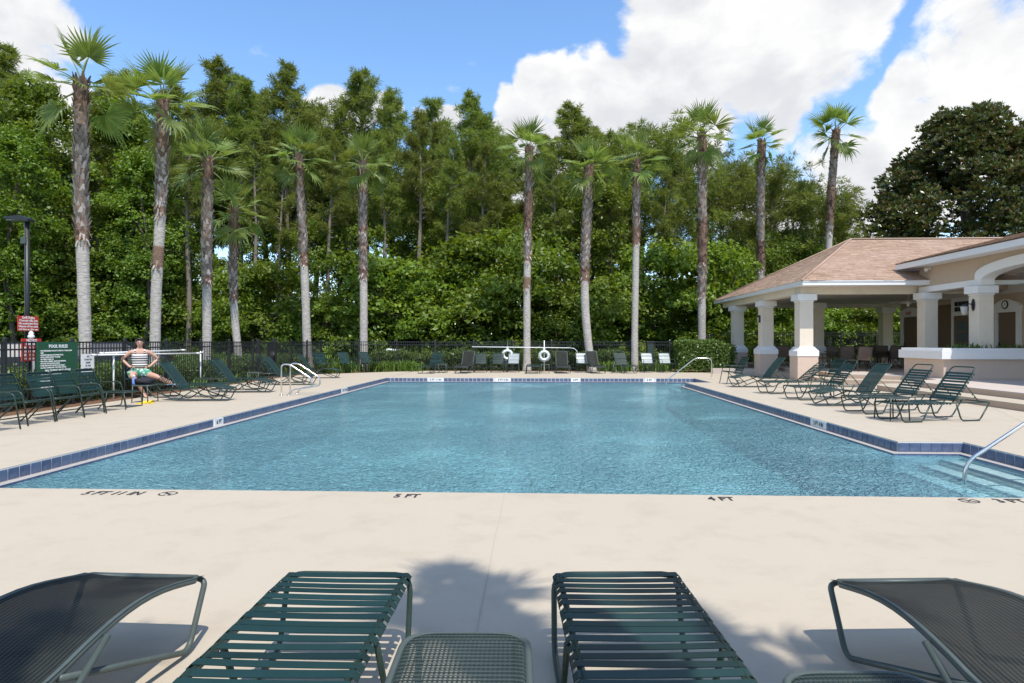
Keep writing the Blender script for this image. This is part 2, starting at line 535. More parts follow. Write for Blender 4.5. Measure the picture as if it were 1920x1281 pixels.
def m_stripes():
    m, t = new_mat('striped_knit')
    v = t.n('ShaderNodeTexCoord').outputs['Object']
    sp = t.n('ShaderNodeSeparateXYZ', ins={'Vector': v})
    s = t.math('SINE', t.math('MULTIPLY', sp.outputs[2], 2 * PI / .062))
    c = t.mix(t.math('GREATER_THAN', s, .1), (.78, .75, .70), (.035, .035, .04))
    b = t.n('ShaderNodeBsdfPrincipled', ins={'Base Color': c, 'Roughness': .8})
    out(t, b.outputs[0]); return m

def m_print():
    m, t = new_mat('floral_print')
    v = t.n('ShaderNodeTexCoord').outputs['Object']
    n = t.noise(v, 14, 2, .5)
    c = t.mix(t.math('GREATER_THAN', n, .53), (.05, .28, .14), (.45, .60, .52))
    c = t.mix(t.math('GREATER_THAN', t.noise(v, 19, 2, .5), .62), c, (.12, .20, .38))
    b = t.n('ShaderNodeBsdfPrincipled', ins={'Base Color': c, 'Roughness': .8})
    out(t, b.outputs[0]); return m

M = {}
M['concrete'] = m_concrete()
M['ground'] = m_ground()
M['mulch'] = m_mulch()
M['plaster'] = m_plaster()
M['water'] = m_water()
M['tile'] = None
def m_tile():
    m, t = new_mat('blue_glazed_tile')
    oi = t.n('ShaderNodeObjectInfo'); g = t.n('ShaderNodeNewGeometry')
    v = t.n('ShaderNodeTexCoord').outputs['Object']
    r = t.math('FRACT', t.math('ADD', oi.outputs['Random'], g.outputs['Random Per Island']))
    c = t.mix(r, (.045, .065, .14), (.10, .135, .225))
    c = t.mix(t.mapr(t.noise(v, 11, 4, .6), .4, .75), c, (.14, .17, .24))
    b = t.n('ShaderNodeBsdfPrincipled', ins={'Base Color': c, 'Roughness': .3, 'Specular IOR Level': .5})
    out(t, b.outputs[0]); return m
M['tile'] = m_tile()
M['white_plaster'] = plain('pale_step_plaster', (.72, .74, .68), .85, var=.1, nscale=4)
M['ledge'] = plain('gutter_mortar', (.36, .33, .30), .85, var=.15, nscale=3)
M['grout'] = plain('grout_mortar', (.66, .64, .60), .9)
M['white_tile'] = plain('white_ceramic', (.78, .77, .74), .35)
M['ink'] = plain('black_lettering', (.02, .02, .025), .7)
M['white_ink'] = plain('white_lettering', (.82, .82, .8), .7, var=.02)
M['strap'] = plain('green_vinyl_strap', (.009, .029, .026), .42, var=.25, nscale=9, spec=.28, rand=.28)
M['white_strap'] = plain('pale_vinyl_strap', (.36, .40, .39), .4, var=.08)
M['frame'] = plain('dark_green_enamel', (.024, .044, .034), .35, var=.25, nscale=14, spec=.35, coat=.08)
M['frame_grey'] = plain('grey_green_enamel', (.07, .088, .08), .4, var=.25, nscale=14, spec=.3)
M['sling'] = m_sling('dark_woven_sling', (.010, .011, .009), (.058, .064, .054), .05)
M['sling_green'] = m_sling('green_woven_sling', (.018, .042, .04), (.036, .072, .066), .08)
M['weave'] = m_sling('table_weave', (.018, .028, .025), (.085, .108, .098), .16, 420.0, 420.0)
M['sling_brown'] = m_sling('brown_woven_sling', (.17, .125, .10), (.25, .19, .15), .04)
M['bronze'] = plain('bronze_enamel', (.06, .045, .035), .4)
M['steel'] = plain('polished_steel', (.72, .70, .66), .22, 1.0, .05)
M['black_metal'] = plain('black_powder_coat', (.018, .019, .022), .45, var=.2)
M['white_paint'] = plain('white_trim_paint', (.78, .77, .76), .55, var=.03, bump=.05)
M['cream'] = plain('cream_stucco', (.74, .645, .525), .85, var=.05, bump=.3, bscale=90, grime=((.45, .38, .31), 1.2, .35))
M['tan'] = plain('tan_stucco', (.50, .385, .285), .88, var=.06, bump=.35, bscale=90, grime=((.36, .27, .2), 1.1, .4))
M['base_tan'] = plain('pinkish_tan_stucco', (.60, .46, .365), .88, var=.05, bump=.35, bscale=90, grime=((.45, .36, .28), 1.4, .35))
M['soffit'] = plain('soffit_paint', (.62, .58, .53), .8, var=.04)
M['floor'] = plain('patio_floor', (.48, .41, .35), .8, var=.08, nscale=2, grime=((.33, .28, .24), 1.6, .4))
M['riser'] = plain('step_riser', (.45, .335, .25), .85, var=.07)
M['brown_panel'] = plain('brown_door_paint', (.17, .115, .075), .6, var=.08)
M['shingle'] = m_shingle()
M['underlay'] = plain('roof_underlay', (.16, .10, .07), .95)
M['palm_bark'] = m_palm_trunk()
M['boot'] = m_boot()
M['frond'] = leaf_mat('palm_frond', (.12, .185, .03), (.28, .35, .09), .45, .42, .5)
M['petiole'] = plain('palm_stalk', (.16, .21, .06), .5)
M['pine'] = leaf_mat('pine_needles', (.085, .125, .02), (.25, .29, .06), .45, .5, .3)
M['broad'] = leaf_mat('broad_leaves', (.05, .10, .011), (.235, .315, .042), .45, .45, .35)
M['bright'] = leaf_mat('bright_leaves', (.07, .135, .015), (.275, .365, .05), .45, .45, .35)
M['magnolia'] = leaf_mat('magnolia_leaves', (.03, .052, .012), (.135, .16, .04), .2, .28, .6, brown=((.13, .07, .02), .16))
M['hedge'] = leaf_mat('hedge_leaves', (.055, .11, .018), (.16, .24, .045), .3, .4, .4)
M['grassy'] = leaf_mat('strappy_leaves', (.07, .14, .02), (.18, .27, .05), .35, .45, .35)
M['bark'] = plain('tree_bark', (.19, .155, .125), .95, var=.3, nscale=5, bump=.8, bscale=14)
M['bark_dark'] = plain('dark_bark', (.09, .07, .055), .95, var=.3, nscale=5, bump=.8, bscale=14)
M['asphalt'] = plain('asphalt', (.055, .055, .057), .9, var=.15, bump=.3)
M['red_sign'] = plain('red_sign_paint', (.62, .045, .03), .5, var=.04)
M['green_sign'] = plain('green_sign_paint', (.014, .085, .043), .45, var=.06)
M['white_plastic'] = plain('white_plastic', (.78, .78, .76), .4, var=.04)
M['glass'] = m_glass('window_glass', (.02, .025, .03), .15)
M['door_glass'] = m_glass('door_glass', (.12, .15, .16))
M['lantern_glass'] = m_glass('lantern_glass', (.45, .45, .42), .15)
M['car_glass'] = plain('car_glass', (.02, .025, .03), .45, spec=.2)
M['car_paint'] = plain('dark_car_paint', (.02, .024, .032), .4, var=.05, coat=.2)
M['rubber'] = plain('black_rubber', (.02, .02, .02), .8)
M['skin'] = plain('skin', (.52, .30, .21), .5, var=.07, nscale=9)
M['hair'] = plain('dark_hair', (.022, .014, .010), .5, var=.3, nscale=40)
M['stripes'] = m_stripes()
M['print'] = m_print()
M['black_cloth'] = plain('black_cloth', (.012, .012, .018), .85, var=.3)
M['yellow'] = plain('yellow_foam', (.75, .55, .03), .6)
M['blue_plastic'] = plain('blue_plastic', (.16, .27, .62), .4)
M['pale_blue'] = plain('pale_blue_cloth', (.38, .58, .66), .8)
M['joint'] = plain('joint_filler', (.36, .31, .25), .95)
M['exit_red'] = plain('exit_lettering', (.5, .04, .03), .5)
M['white_vinyl'] = plain('white_vinyl_fence', (.75, .75, .73), .5)
M['terracotta'] = plain('terracotta', (.35, .2, .12), .8)

def text_part(body, size, mat, parent, mtx, name='lettering', align='CENTER', bold=0.0, ext=.0015, spacing=1.0, shear=0.0):
    cu = bpy.data.curves.new(name, 'FONT')
    cu.body = body; cu.size = size; cu.align_x = align; cu.align_y = 'CENTER'
    cu.offset = bold; cu.extrude = ext; cu.resolution_u = 2; cu.space_character = spacing; cu.shear = shear
    tmp = bpy.data.objects.new('tmp_text', cu); COL.objects.link(tmp)
    dg = bpy.context.evaluated_depsgraph_get(); dg.update()
    me = bpy.data.meshes.new_from_object(tmp.evaluated_get(dg))
    bpy.data.objects.remove(tmp)
    me.materials.clear(); me.materials.append(mat)
    o = bpy.data.objects.new(name, me); COL.objects.link(o)
    if parent is not None: o.parent = parent
    o.matrix_local = mtx
    return o

def face_mtx(loc, right, upv):
    """matrix that maps text x to right and text y to upv"""
    r = Vector(right).normalized(); u = Vector(upv).normalized(); n = r.cross(u)
    m = Matrix((r, u, n)).transposed().to_4x4()
    m.translation = Vector(loc)
    return m
# ================================================================== SETTING
rng = random.Random(11)
XL, XR, XA, Y0, Y1, YA, YB = -6.11, 5.2, 6.12, 6.12, 25.5, 9.5, 22.9   # pool outline
WATER_Z = -0.18

# ground sheets
g = MB(); g.add([(-500, -500, -.06), (500, -500, -.06), (500, 800, -.06), (-500, 800, -.06)], [(0, 1, 2, 3)])
def cut_ground():
    # lawn with the pool left open
    b = MB()
    xs = [-500, XL - .3, XA + .3, 500]; ys = [-500, Y0 - .3, Y1 + .3, 800]
    for i in range(3):
        for j in range(3):
            if i == 1 and j == 1: continue
            b.add([(xs[i], ys[j], -.06), (xs[i + 1], ys[j], -.06), (xs[i + 1], ys[j + 1], -.06), (xs[i], ys[j + 1], -.06)], [(0, 1, 2, 3)])
    return b
lawn = struct(cut_ground().build('lawn', M['ground']))

bed = MB()
bed.prism([(-10.2, 6), (-12.6, 6), (-12.6, 33.6), (14, 33.6), (14, 30.3), (7.9, 29.9), (5.5, 30.9), (-5.9, 31.2), (-10.2, 27.3)][::-1], -.055, -.02)
struct(bed.build('mulch_bed', M['mulch']))

# concrete deck
dk = MB()
def sheet(b, x0, y0, x1, y1, z0=-.2, z1=0.0):
    b.prism([(x0, y0), (x1, y0), (x1, y1), (x0, y1)], z0, z1)
sheet(dk, -13, -9, 18, Y0)
dk.prism([(-10.3, Y0), (XL, Y0), (XL, Y1), (XL, 31.35), (-6.06, 31.38), (-10.3, 27.43)], -.2, 0)
dk.prism([(XL, Y1), (XA, Y1), (XA, 31.05), (XL, 31.35)], -.2, 0)
dk.prism([(XA, Y0), (18, Y0), (18, 30.1), (7.9, 30.1), (XA, 31.05)], -.2, 0)
dk.prism([(XR, YA), (XA, YA), (XA, YB), (XR, YB)], -.2, 0)
deck = struct(dk.build('pool_deck', M['concrete']))
jt = MB()
for x0, y0, x1, y1 in [(-.30, -4, -.32, Y0 - .02), (-10.2, 9.6, XL, 9.75), (-10.2, 16.4, XL, 16.5), (-10.2, 21.6, XL, 21.7), (XA + .02, 12.2, 10, 12.15), (XR + .03, 18.4, 10, 18.3), (-5.2, -4, -5.25, Y0), (4.9, -4, 4.95, Y0), (-8.2, 22, -8.25, 28.5), (7.6, 9.6, 9.9, 14.4)]:
    p = Vector((x0, y0, 0)); q = Vector((x1, y1, 0)); n = (q - p).normalized().cross(Vector((0, 0, 1))) * .0024
    m = 24; last = None
    for k in range(m + 1):
        c = p.lerp(q, k / m) + n * rng.uniform(-2.5, 2.5)
        cur = ((c - n)[:2], (c + n)[:2])
        if last: jt.add([(*last[0], .003), (*cur[0], .003), (*cur[1], .003), (*last[1], .003)], [(0, 1, 2, 3)])
        last = cur
struct(jt.build('expansion_joint', M['joint'], deck))

# pool
pool = bpy.data.objects.new('pool', None); COL.objects.link(pool); struct(pool)
LEDGE = .13
ZT0, ZT1 = -.012, -.148
segs = [((XL, Y0), (XL, Y1)), ((XL, Y1), (XA, Y1)), ((XA, Y1), (XA, YB)), ((XA, YB), (XR, YB)), ((XR, YB), (XR, YA)), ((XR, YA), (XA, YA)), ((XA, YA), (XA, Y0)), ((XA, Y0), (XL, Y0))]
inner = [(XL + LEDGE, Y0 + LEDGE), (XL + LEDGE, Y1 - LEDGE), (XA - LEDGE, Y1 - LEDGE), (XA - LEDGE, YB + LEDGE), (XR - LEDGE, YB + LEDGE), (XR - LEDGE, YA - LEDGE), (XA - LEDGE, YA - LEDGE), (XA - LEDGE, Y0 + LEDGE)]
sh = MB(); lg = MB(); bk = MB(); ln = MB()
for k, ((x0, y0), (x1, y1)) in enumerate(segs):
    a, b = inner[k], inner[(k + 1) % 8]
    lg.add([(x0, y0, ZT1), (x1, y1, ZT1), (*b, ZT1 - .004), (*a, ZT1 - .004)], [(0, 1, 2, 3)])
    d = Vector((x1 - x0, y1 - y0, 0)).normalized(); nrm = Vector((d.y, -d.x, 0))     # towards the water
    o = nrm * .004
    bk.add([(x0 + o.x, y0 + o.y, -.004), (x1 + o.x, y1 + o.y, -.004), (x1 + o.x, y1 + o.y, ZT1), (x0 + o.x, y0 + o.y, ZT1)], [(0, 1, 2, 3)])
    sh.add([(*a, -.205), (*b, -.205), (*b, -1.25), (*a, -1.25)], [(0, 1, 2, 3)])
    ln.add([(*a, ZT1 - .004), (*b, ZT1 - .004), (*b, -.205), (*a, -.205)], [(0, 1, 2, 3)])
sh.add([(x, y, -1.25) for x, y in inner], [tuple(range(8))])
sh.build('pool_shell', M['plaster'], pool)
lg.build('gutter_ledge', M['ledge'], pool)
bk.build('grout_bed', M['grout'], pool)
ln.build('waterline_band', M['tile'], pool)
# steps in the two alcoves
for (ya, yb) in ((Y0 + LEDGE, YA - LEDGE), (YB + LEDGE, Y1 - LEDGE)):
    for x0, z in ((5.72, -.235), (5.43, -.315), (5.12, -.40)):
        s = MB(); s.prism([(x0, ya), (XA - LEDGE, ya), (XA - LEDGE, yb), (x0, yb)], -1.2, z)
        s.build('pool_step', M['white_plaster'], pool)
        s = MB(); s.prism([(x0 - .006, ya), (x0 + .022, ya), (x0 + .022, yb), (x0 - .006, yb)], z - .03, z + .004)
        s.build('step_nosing', M['tile'], pool)
wm = MB()
wm.add([(x, y, WATER_Z) for x, y in inner], [tuple(range(7, -1, -1))])
struct(wm.build('water', M['water']))

# tiles, one by one
PITCH = .165
tb = MB(); tb.box((0, 0, 0), (PITCH - .020, .012, ZT0 - ZT1 - .012))
tile_me = tb.mesh('tile', M['tile'])
far_t = MB(); n_tiles = 0
texts = {0: [(G(417, 783)[1], '6 FT', .33), (G(643.5, 727)[1], '5 FT 11 IN', .5)],
         1: [(G(815, 709)[0], '5 FT 11 IN', .62), (G(943, 709)[0], '5 FT 5 IN', .62), (G(1079, 709)[0], '4 FT', .36), (G(1216.5, 709)[0], '3 FT', .34)],
         4: [(G(1533, 787)[1], '3 FT 4 IN', .66)]}
for k, ((x0, y0), (x1, y1)) in enumerate(segs):
    if k == 7: continue
    a = Vector((x0, y0, 0)); b = Vector((x1, y1, 0)); d = (b - a); L = d.length; d /= L
    nrm = Vector((d.y, -d.x, 0)); n = int(round(L / PITCH)); st = L / n
    rz = math.atan2(d.y, d.x)
    for i in range(n):
        c = a + d * ((i + .5) * st) + nrm * .0085
        c.z = (ZT0 + ZT1) / 2
        along = c.y if k in (0, 4) else c.x
        if any(abs(along - t[0]) < t[2] / 2 + .02 for t in texts.get(k, [])): continue
        if k in (2, 3) or n_tiles >= 296:
            far_t.box(c, (st - .020, .012, ZT0 - ZT1 - .012), rz); continue
        o = link('tile', tile_me, pool, c + nrm * rng.uniform(-.0015, .0015), rz)
        n_tiles += 1
    for t in texts.get(k, []):
        s = MB()
        c = Vector((x0, t[0], 0)) if k in (0, 4) else Vector((t[0], y0, 0))
        c += nrm * .010; c.z = (ZT0 + ZT1) / 2 - .004
        s.box((0, 0, 0), (t[2], .014, .145))
        tl = s.build('depth_marker', M['white_tile'], pool, c, rz)
        # lettering reads from inside the pool
        text_part(t[1], .105, M['ink'], tl, face_mtx((0, -.0085, 0), (-1, 0, 0) if False else (1, 0, 0), (0, 0, 1)) if False else face_mtx((0, -.0085, 0), (1, 0, 0), (0, 0, 1)), bold=.003)
stuff(far_t.build('far_tiles', M['tile'], pool))

# painted depth marks on the near edge
def deck_text(s, px0, px1, py, h):
    c0 = G(px0, py); c1 = G(px1, py)
    wdt = c1[0] - c0[0]
    o = text_part(s, h, M['ink'], deck, Matrix.Translation(((c0[0] + c1[0]) / 2, (c0[1] + c1[1]) / 2, .003)), 'depth_lettering', bold=.004, ext=.0008)
    sx = wdt / max(o.dimensions.x, .01)
    o.scale = (sx, 1, 1)
    return o
deck_text('5 FT 11 IN', 157, 268, 925.5, .185)
deck_text('5 FT', 739, 787, 930.5, .185)
deck_text('4 FT', 1327, 1377, 936, .185)
deck_text('3 FT', 1868, 1921, 940, .185)
for px, py in ((315, 926), (1817, 939.5)):
    c = G(px, py); s = MB()
    n = 28
    for k in range(n):                                   # ring of the no diving sign
        a0, a1 = 2 * PI * k / n, 2 * PI * (k + 1) / n
        if k % 9 == 4: continue
        s.add([(math.cos(q) * r, math.sin(q) * r, 0) for q, r in ((a0, .085), (a1, .085), (a1, .07), (a0, .07))], [(3, 2, 1, 0)])
    s.add([(-.058, .046, 0.0004), (-.046, .058, 0.0004), (.058, -.046, 0.0004), (.046, -.058, 0.0004)], [(0, 3, 2, 1)])
    s.add([(-.03, -.02, 0.0008), (.02, .03, 0.0008), (.03, .02, 0.0008), (-.02, -.035, 0.0008)], [(0, 3, 2, 1)])
    s.build('no_diving_mark', M['ink'], deck, (c[0], c[1], .003))

# patio floor and steps of the pavilion
def step_level(name, poly, z0, z1, lip=True):
    s = MB(); s.prism(poly, z0, z1 - .03); o = s.build(name, M['riser']); struct(o)
    s = MB()
    cx = sum(p[0] for p in poly) / len(poly); cyy = sum(p[1] for p in poly) / len(poly)
    s.prism(poly, z1 - .03, z1)
    s.build('tread', M['concrete'] if 'step' in name else M['floor'], o)
    return o
def arc(cx, cyy, r, a0, a1, n=8):
    return [(cx + r * math.cos(R(a0 + (a1 - a0) * k / n)), cyy + r * math.sin(R(a0 + (a1 - a0) * k / n))) for k in range(n + 1)]
step_level('patio_step', [(30, 11.5), (30, 36), (10.02, 36), (10.02, 22.6), (12.0, 21.3)] + arc(11.2, 19.2, 1.15, 90, 180) + [(10.02, 11.5)], -.05, .15)
lower = [(30, 11.5), (30, 35.6), (10.75, 35.6), (10.75, 23.05), (12.6, 21.8)] + arc(11.95, 18.6, 1.15, 90, 180) + [(10.8, 11.5)]
step_level('patio_floor', lower, .13, .30)
low = MB(); low.box((8.9, 29.2, .12), (2.2, .35, .24)); 
struct(low.build('planter_kerb', M['floor']))

# ------------------------------------------------------------------ fences
pk = MB(); pk.box((0, 0, 0), (.019, .019, 1.0))
picket_me = pk.mesh('picket', M['black_metal'])
ps = MB(); ps.box((0, 0, .5), (.062, .062, 1.0)); ps.frustum((0, 0), 1.0, .075, .075, 1.03, .02, .02)
post_me = ps.mesh('post', M['black_metal'])
def fence(name, label, p0, p1, h, z0=0.0, step=.112, post_every=1.83, skip=None, cap=300):
    p0 = Vector((*p0, 0)); p1 = Vector((*p1, 0)); d = p1 - p0; L = d.length; d /= L
    t = thing(name, label, 'fence', (p0.x, p0.y, z0), math.atan2(d.y, d.x), 'black metal fence sections round the pool')
    def ok(x): return skip is None or not (skip[0] < x < skip[1])
    np_ = int(L / post_every)
    for i in range(np_ + 1):
        x = i * L / np_
        if not ok(x): continue
        o = link('post', post_me, t, (x, 0, 0)); o.scale = (1, 1, h + .05)
    runs = [(0, L)] if skip is None else [(0, skip[0]), (skip[1], L)]
    for a, b in runs:
        if b - a < .2: continue
        for z in (h - .02, h - .17, .14):
            s = MB(); s.box(((a + b) / 2, 0, z), (b - a, .032, .034)); s.build('rail', M['black_metal'], t)
    n = int(L / step); rest = MB()
    for i in range(n):
        x = (i + .5) * L / n
        if not ok(x): continue
        if i < cap:
            o = link('picket', picket_me, t, (x, 0, .06 + (h - .06) / 2)); o.scale = (1, 1, h - .06)
        else: rest.box((x, 0, .06 + (h - .06) / 2), (.019, .019, h - .06))
    if rest.v: stuff(rest.build('picket_rest', M['black_metal'], t))
    return t
fence('metal_fence', 'black picket fence down the left side, behind the armchairs and the pool rules sign', (-11.0, 7.0), (-11.0, 31.9), 1.45, skip=(17.6, 19.3))
fence('metal_fence', 'long black picket fence behind the far row of chairs and life rings', (-11.0, 31.9), (8.4, 31.9), 1.45)
fence('metal_fence', 'short black picket fence run beside the clipped hedge block and first pavilion column', (8.4, 31.9), (9.3, 36.8), 1.72)
fence('metal_fence', 'black picket fence seen through the pavilion behind the patio tables', (9.3, 36.8), (27.0, 37.4), 1.98)

# gate
gt = thing('metal_gate', 'dark solid metal gate in the left fence behind the sun loungers', 'gate', (-11.0, 24.65, 0), R(90))
s = MB(); s.box((.06, 0, .77), (.12, .12, 1.54)); s.build('post', M['black_metal'], gt)
s = MB(); s.box((1.6, 0, .79), (.15, .13, 1.58)); s.build('post', M['black_metal'], gt)
s = MB()
s.tube([(.15, 0, .12), (.15, 0, 1.42), (1.48, 0, 1.42), (1.48, 0, .12)], .028, 6, True); s.build('gate_frame', M['black_metal'], gt)
s = MB(); s.box((1.13, 0, .78), (.62, .03, 1.25)); s.build('gate_panel', M['black_metal'], gt)
for k in range(5):
    link('picket', picket_me, gt, (.25 + k * .112, 0, .77)).scale = (1, 1, 1.25)
s = MB(); s.box((1.38, -.05, .95), (.10, .07, .16)); s.tube([(1.3, -.06, .95), (1.3, -.12, .95), (1.18, -.12, .95)], .014, 6); s.build('latch', M['steel'], gt)

# white vinyl fence beyond the pavilion
vf = thing('vinyl_fence', 'white slatted vinyl fence far behind the pavilion', 'fence', (*D(1596, 46), .0), R(2.4))
s = MB()
for z in (.9, 1.52): s.box((2.6, 0, z), (5.2, .05, .09))
s.build('rail', M['white_vinyl'], vf)
vb = MB(); vb.box((0, 0, 0), (.10, .03, 1.5)); vme = vb.mesh('slat', M['white_vinyl'])
for k in range(32): link('slat', vme, vf, (.08 + k * .163, -.04, .76))
for k in range(4):
    s = MB(); s.box((k * 1.72, .04, .8), (.13, .13, 1.6)); s.build('post', M['white_vinyl'], vf)

# ------------------------------------------------------------------ pavilion
COLX = 10.02
pav = thing('pavilion', 'open poolside pavilion with square cream columns and a brown shingle hip roof', 'pavilion', (0, 0, 0))
def square(b, c, z0, z1, a, mi=0): b.box((c[0], c[1], (z0 + z1) / 2), (a, a, z1 - z0), mi=mi)
def column(root, x, y, z0=0.0, shaft=.50, base=True):
    c = (x, y); k = shaft / .5
    s = MB(); square(s, c, 1.0, 2.98, shaft)
    o = s.build('column', M['cream'], root, bevel=.008)
    if base:
        s = MB(); square(s, c, z0, .90, .76 * k); s.build('column_base', M['base_tan'], o, bevel=.008)
        s = MB(); square(s, c, .90, 1.09, .80 * k); s.frustum(c, 1.09, .80 * k, .80 * k, 1.19, .64 * k, .64 * k); square(s, c, 1.19, 1.25, .60 * k)
        s.build('base_trim', M['white_paint'], o, bevel=.006)
    else:
        s = MB(); square(s, c, z0, 1.0, shaft); s.build('column_base', M['cream'], o)
    s = MB(); square(s, c, 2.93, 2.99, shaft + .04); square(s, c, 2.99, 3.225, .70 * k)
    s.build('column_cap', M['white_paint'], o, bevel=.008)
    s = MB(); s.frustum(c, 3.225, .70 * k, .70 * k, 3.25, .5 * k, .5 * k); s.build('cap_trim', M['white_paint'], o)
    return o
for y in (24.65, 28.7, 32.75): column(pav, COLX, y)
for x, y in ((14.0, 34.4), (18.2, 34.4), (13.9, 29.6 + 4.8 - .02)): 
    if y < 34.39: continue
    column(pav, x, y, .3)
column(pav, 19.0, 33.0, .3)
column(pav, 12.9, 30.2, .3, shaft=.42)
EX, EY0, EY1, EZ = 9.58, 23.68, 35.42, 3.66      # eaves
RX, RY, RZ = 14.12, 29.55, 6.05                   # left end of the ridge
XEND = 27.0
# frieze beams on the columns
s = MB(); s.box(((COLX - .2 + 17.0) / 2, 24.65, 3.365), (17.0 - COLX + .2, .42, .27)); s.build('beam', M['cream'], pav)
s = MB(); s.box((COLX, (24.87 + 34.6) / 2, 3.3652), (.42, 34.6 - 24.87, .2696)); s.build('beam', M['cream'], pav)
s = MB(); s.box(((COLX + .23 + 19.2) / 2, 34.4, 3.365), (19.2 - COLX - .23, .42, .27)); s.build('beam', M['soffit'], pav)
s = MB(); s.box((14.9, 29.6, 3.42), (9.3, 9.35, .04)); s.build('ceiling', M['soffit'], pav)
# soffit ring
s = MB()
s.box(((EX + XEND) / 2, (EY0 + 24.44) / 2 + .02, 3.51), (XEND - EX - .04, .8, .02))
s.box(((EX + 9.81) / 2 + .02, (EY0 + EY1) / 2, 3.512), (.34, EY1 - EY0 - .04, .02))
s.box(((EX + XEND) / 2, (EY1 + 34.6) / 2 - .02, 3.51), (XEND - EX - .04, .8, .02))
s.build('soffit', M['white_paint'], pav)
# fascia boards
s = MB(); s.box(((EX + XEND) / 2, EY0, 3.58), (XEND - EX, .03, .17)); s.build('fascia', M['white_paint'], pav)
s = MB(); s.box((EX, (EY0 + EY1) / 2, 3.58), (.03, EY1 - EY0 - .034, .1696)); s.build('fascia', M['white_paint'], pav)
s = MB(); s.box(((EX + XEND) / 2, EY1, 3.58), (XEND - EX, .03, .17)); s.build('fascia', M['white_paint'], pav)
s = MB(); s.box(((EX + XEND) / 2, EY0 - .025, 3.645), (XEND - EX, .03, .035)); s.box((EX - .025, (EY0 + EY1) / 2, 3.6452), (.03, EY1 - EY0 - .034, .0346)); s.build('drip_edge', M['white_paint'], pav)
# roof deck
ov = .04
A, B_, C_, D_ = (EX - ov, EY0 - ov, EZ), (EX - ov, EY1 + ov, EZ), (XEND, EY1 + ov, EZ), (XEND, EY0 - ov, EZ)
E_, F_ = (RX, RY, RZ), (XEND, RY, RZ)
s = MB(); s.add([A, B_, C_, D_, E_, F_], [(0, 3, 5, 4), (0, 4, 1), (1, 4, 5, 2), (3, 2, 5)])
roof = s.build('roof', M['underlay'], pav)
def shingles(parent, o, u, v, wid_fn, rows, course, tabw, seed):
    """courses of overlapping tabs on a roof plane: origin o, u along the eave, v up the slope"""
    rr = random.Random(seed); b = MB(); u = Vector(u).normalized(); v = Vector(v).normalized(); n = u.cross(v).normalized()
    if n.z < 0: n = -n
    o = Vector(o)
    for r_ in range(rows):
        lo, hi = wid_fn(r_ * course)
        lo2, hi2 = wid_fn((r_ + 1) * course)
        x = lo - rr.uniform(0, tabw) if False else lo
        while x < hi:
            wd = tabw * rr.uniform(.7, 1.3); x1 = min(x + wd - .008, hi)
            if hi - x1 < .06: x1 = hi
            th = .012 + rr.uniform(0, .01); drop = rr.uniform(-.018, .018)
            yb, yt = r_ * course + drop, (r_ + 1) * course + .02
            t0 = max(x, lo2); t1 = min(x1, hi2)
            if t1 < t0: t0 = t1 = (lo2 + hi2) / 2 if hi2 < lo2 else max(min(x, hi2), lo2)
            p = [o + u * x + v * yb + n * th, o + u * x1 + v * yb + n * th, o + u * t1 + v * yt + n * .004, o + u * t0 + v * yt + n * .004,
                 o + u * x + v * yb - n * .002, o + u * x1 + v * yb - n * .002]
            b.add([tuple(q) for q in p], [(0, 1, 2, 3), (4, 5, 1, 0)])
            x += wd
    return stuff(b.build('shingles', M['shingle'], parent))
sl = math.hypot(RY - EY0 + ov, RZ - EZ)
def wf(d): 
    f = d / sl; return (f * (RX - EX + ov), XEND - EX + ov)
shingles(roof, A, (1, 0, 0), (0, RY - EY0 + ov, RZ - EZ), wf, int(sl / .145), .145, .32, 3)
s2 = math.hypot(RX - EX + ov, RZ - EZ); LW = EY1 - EY0 + 2 * ov
def wf2(d):
    f = d / s2; return (f * (RY - EY0 + ov), LW - f * (EY1 + ov - RY))
shingles(roof, A, (0, 1, 0), (RX - EX + ov, 0, RZ - EZ), wf2, int(s2 / .145), .145, .32, 4)
s = MB()
s.tube([(A[0], A[1], EZ + .02), (RX, RY, RZ + .03)], .045, 6); s.tube([(B_[0], B_[1], EZ + .02), (RX, RY, RZ + .03)], .045, 6); s.tube([(RX, RY, RZ + .03), (XEND, RY, RZ + .03)], .045, 6)
s.build('ridge_cap', M['shingle'], roof)
# ceiling fan
fan = thing('ceiling_fan', 'white ceiling fan hanging under the pavilion ceiling', 'fan', (15.2, 27.0, 3.40))
s = MB(); s.tube([(0, 0, 0), (0, 0, -.3)], .015, 6); s.build('rod', M['white_paint'], fan)
s = MB(); s.lathe([(.03, -.42), (.1, -.40), (.12, -.34), (.06, -.28)], seg=14); s.build('motor', M['white_paint'], fan)
for k in range(5):
    s = MB(); s.box((.42, 0, -.345), (.56, .13, .012)); s.build('blade', M['white_paint'], fan, rz=R(72 * k + 10))
s = MB(); s.ball((0, 0, -.46), .07, .07, .06); s.build('light_bowl', M['white_plastic'], fan)

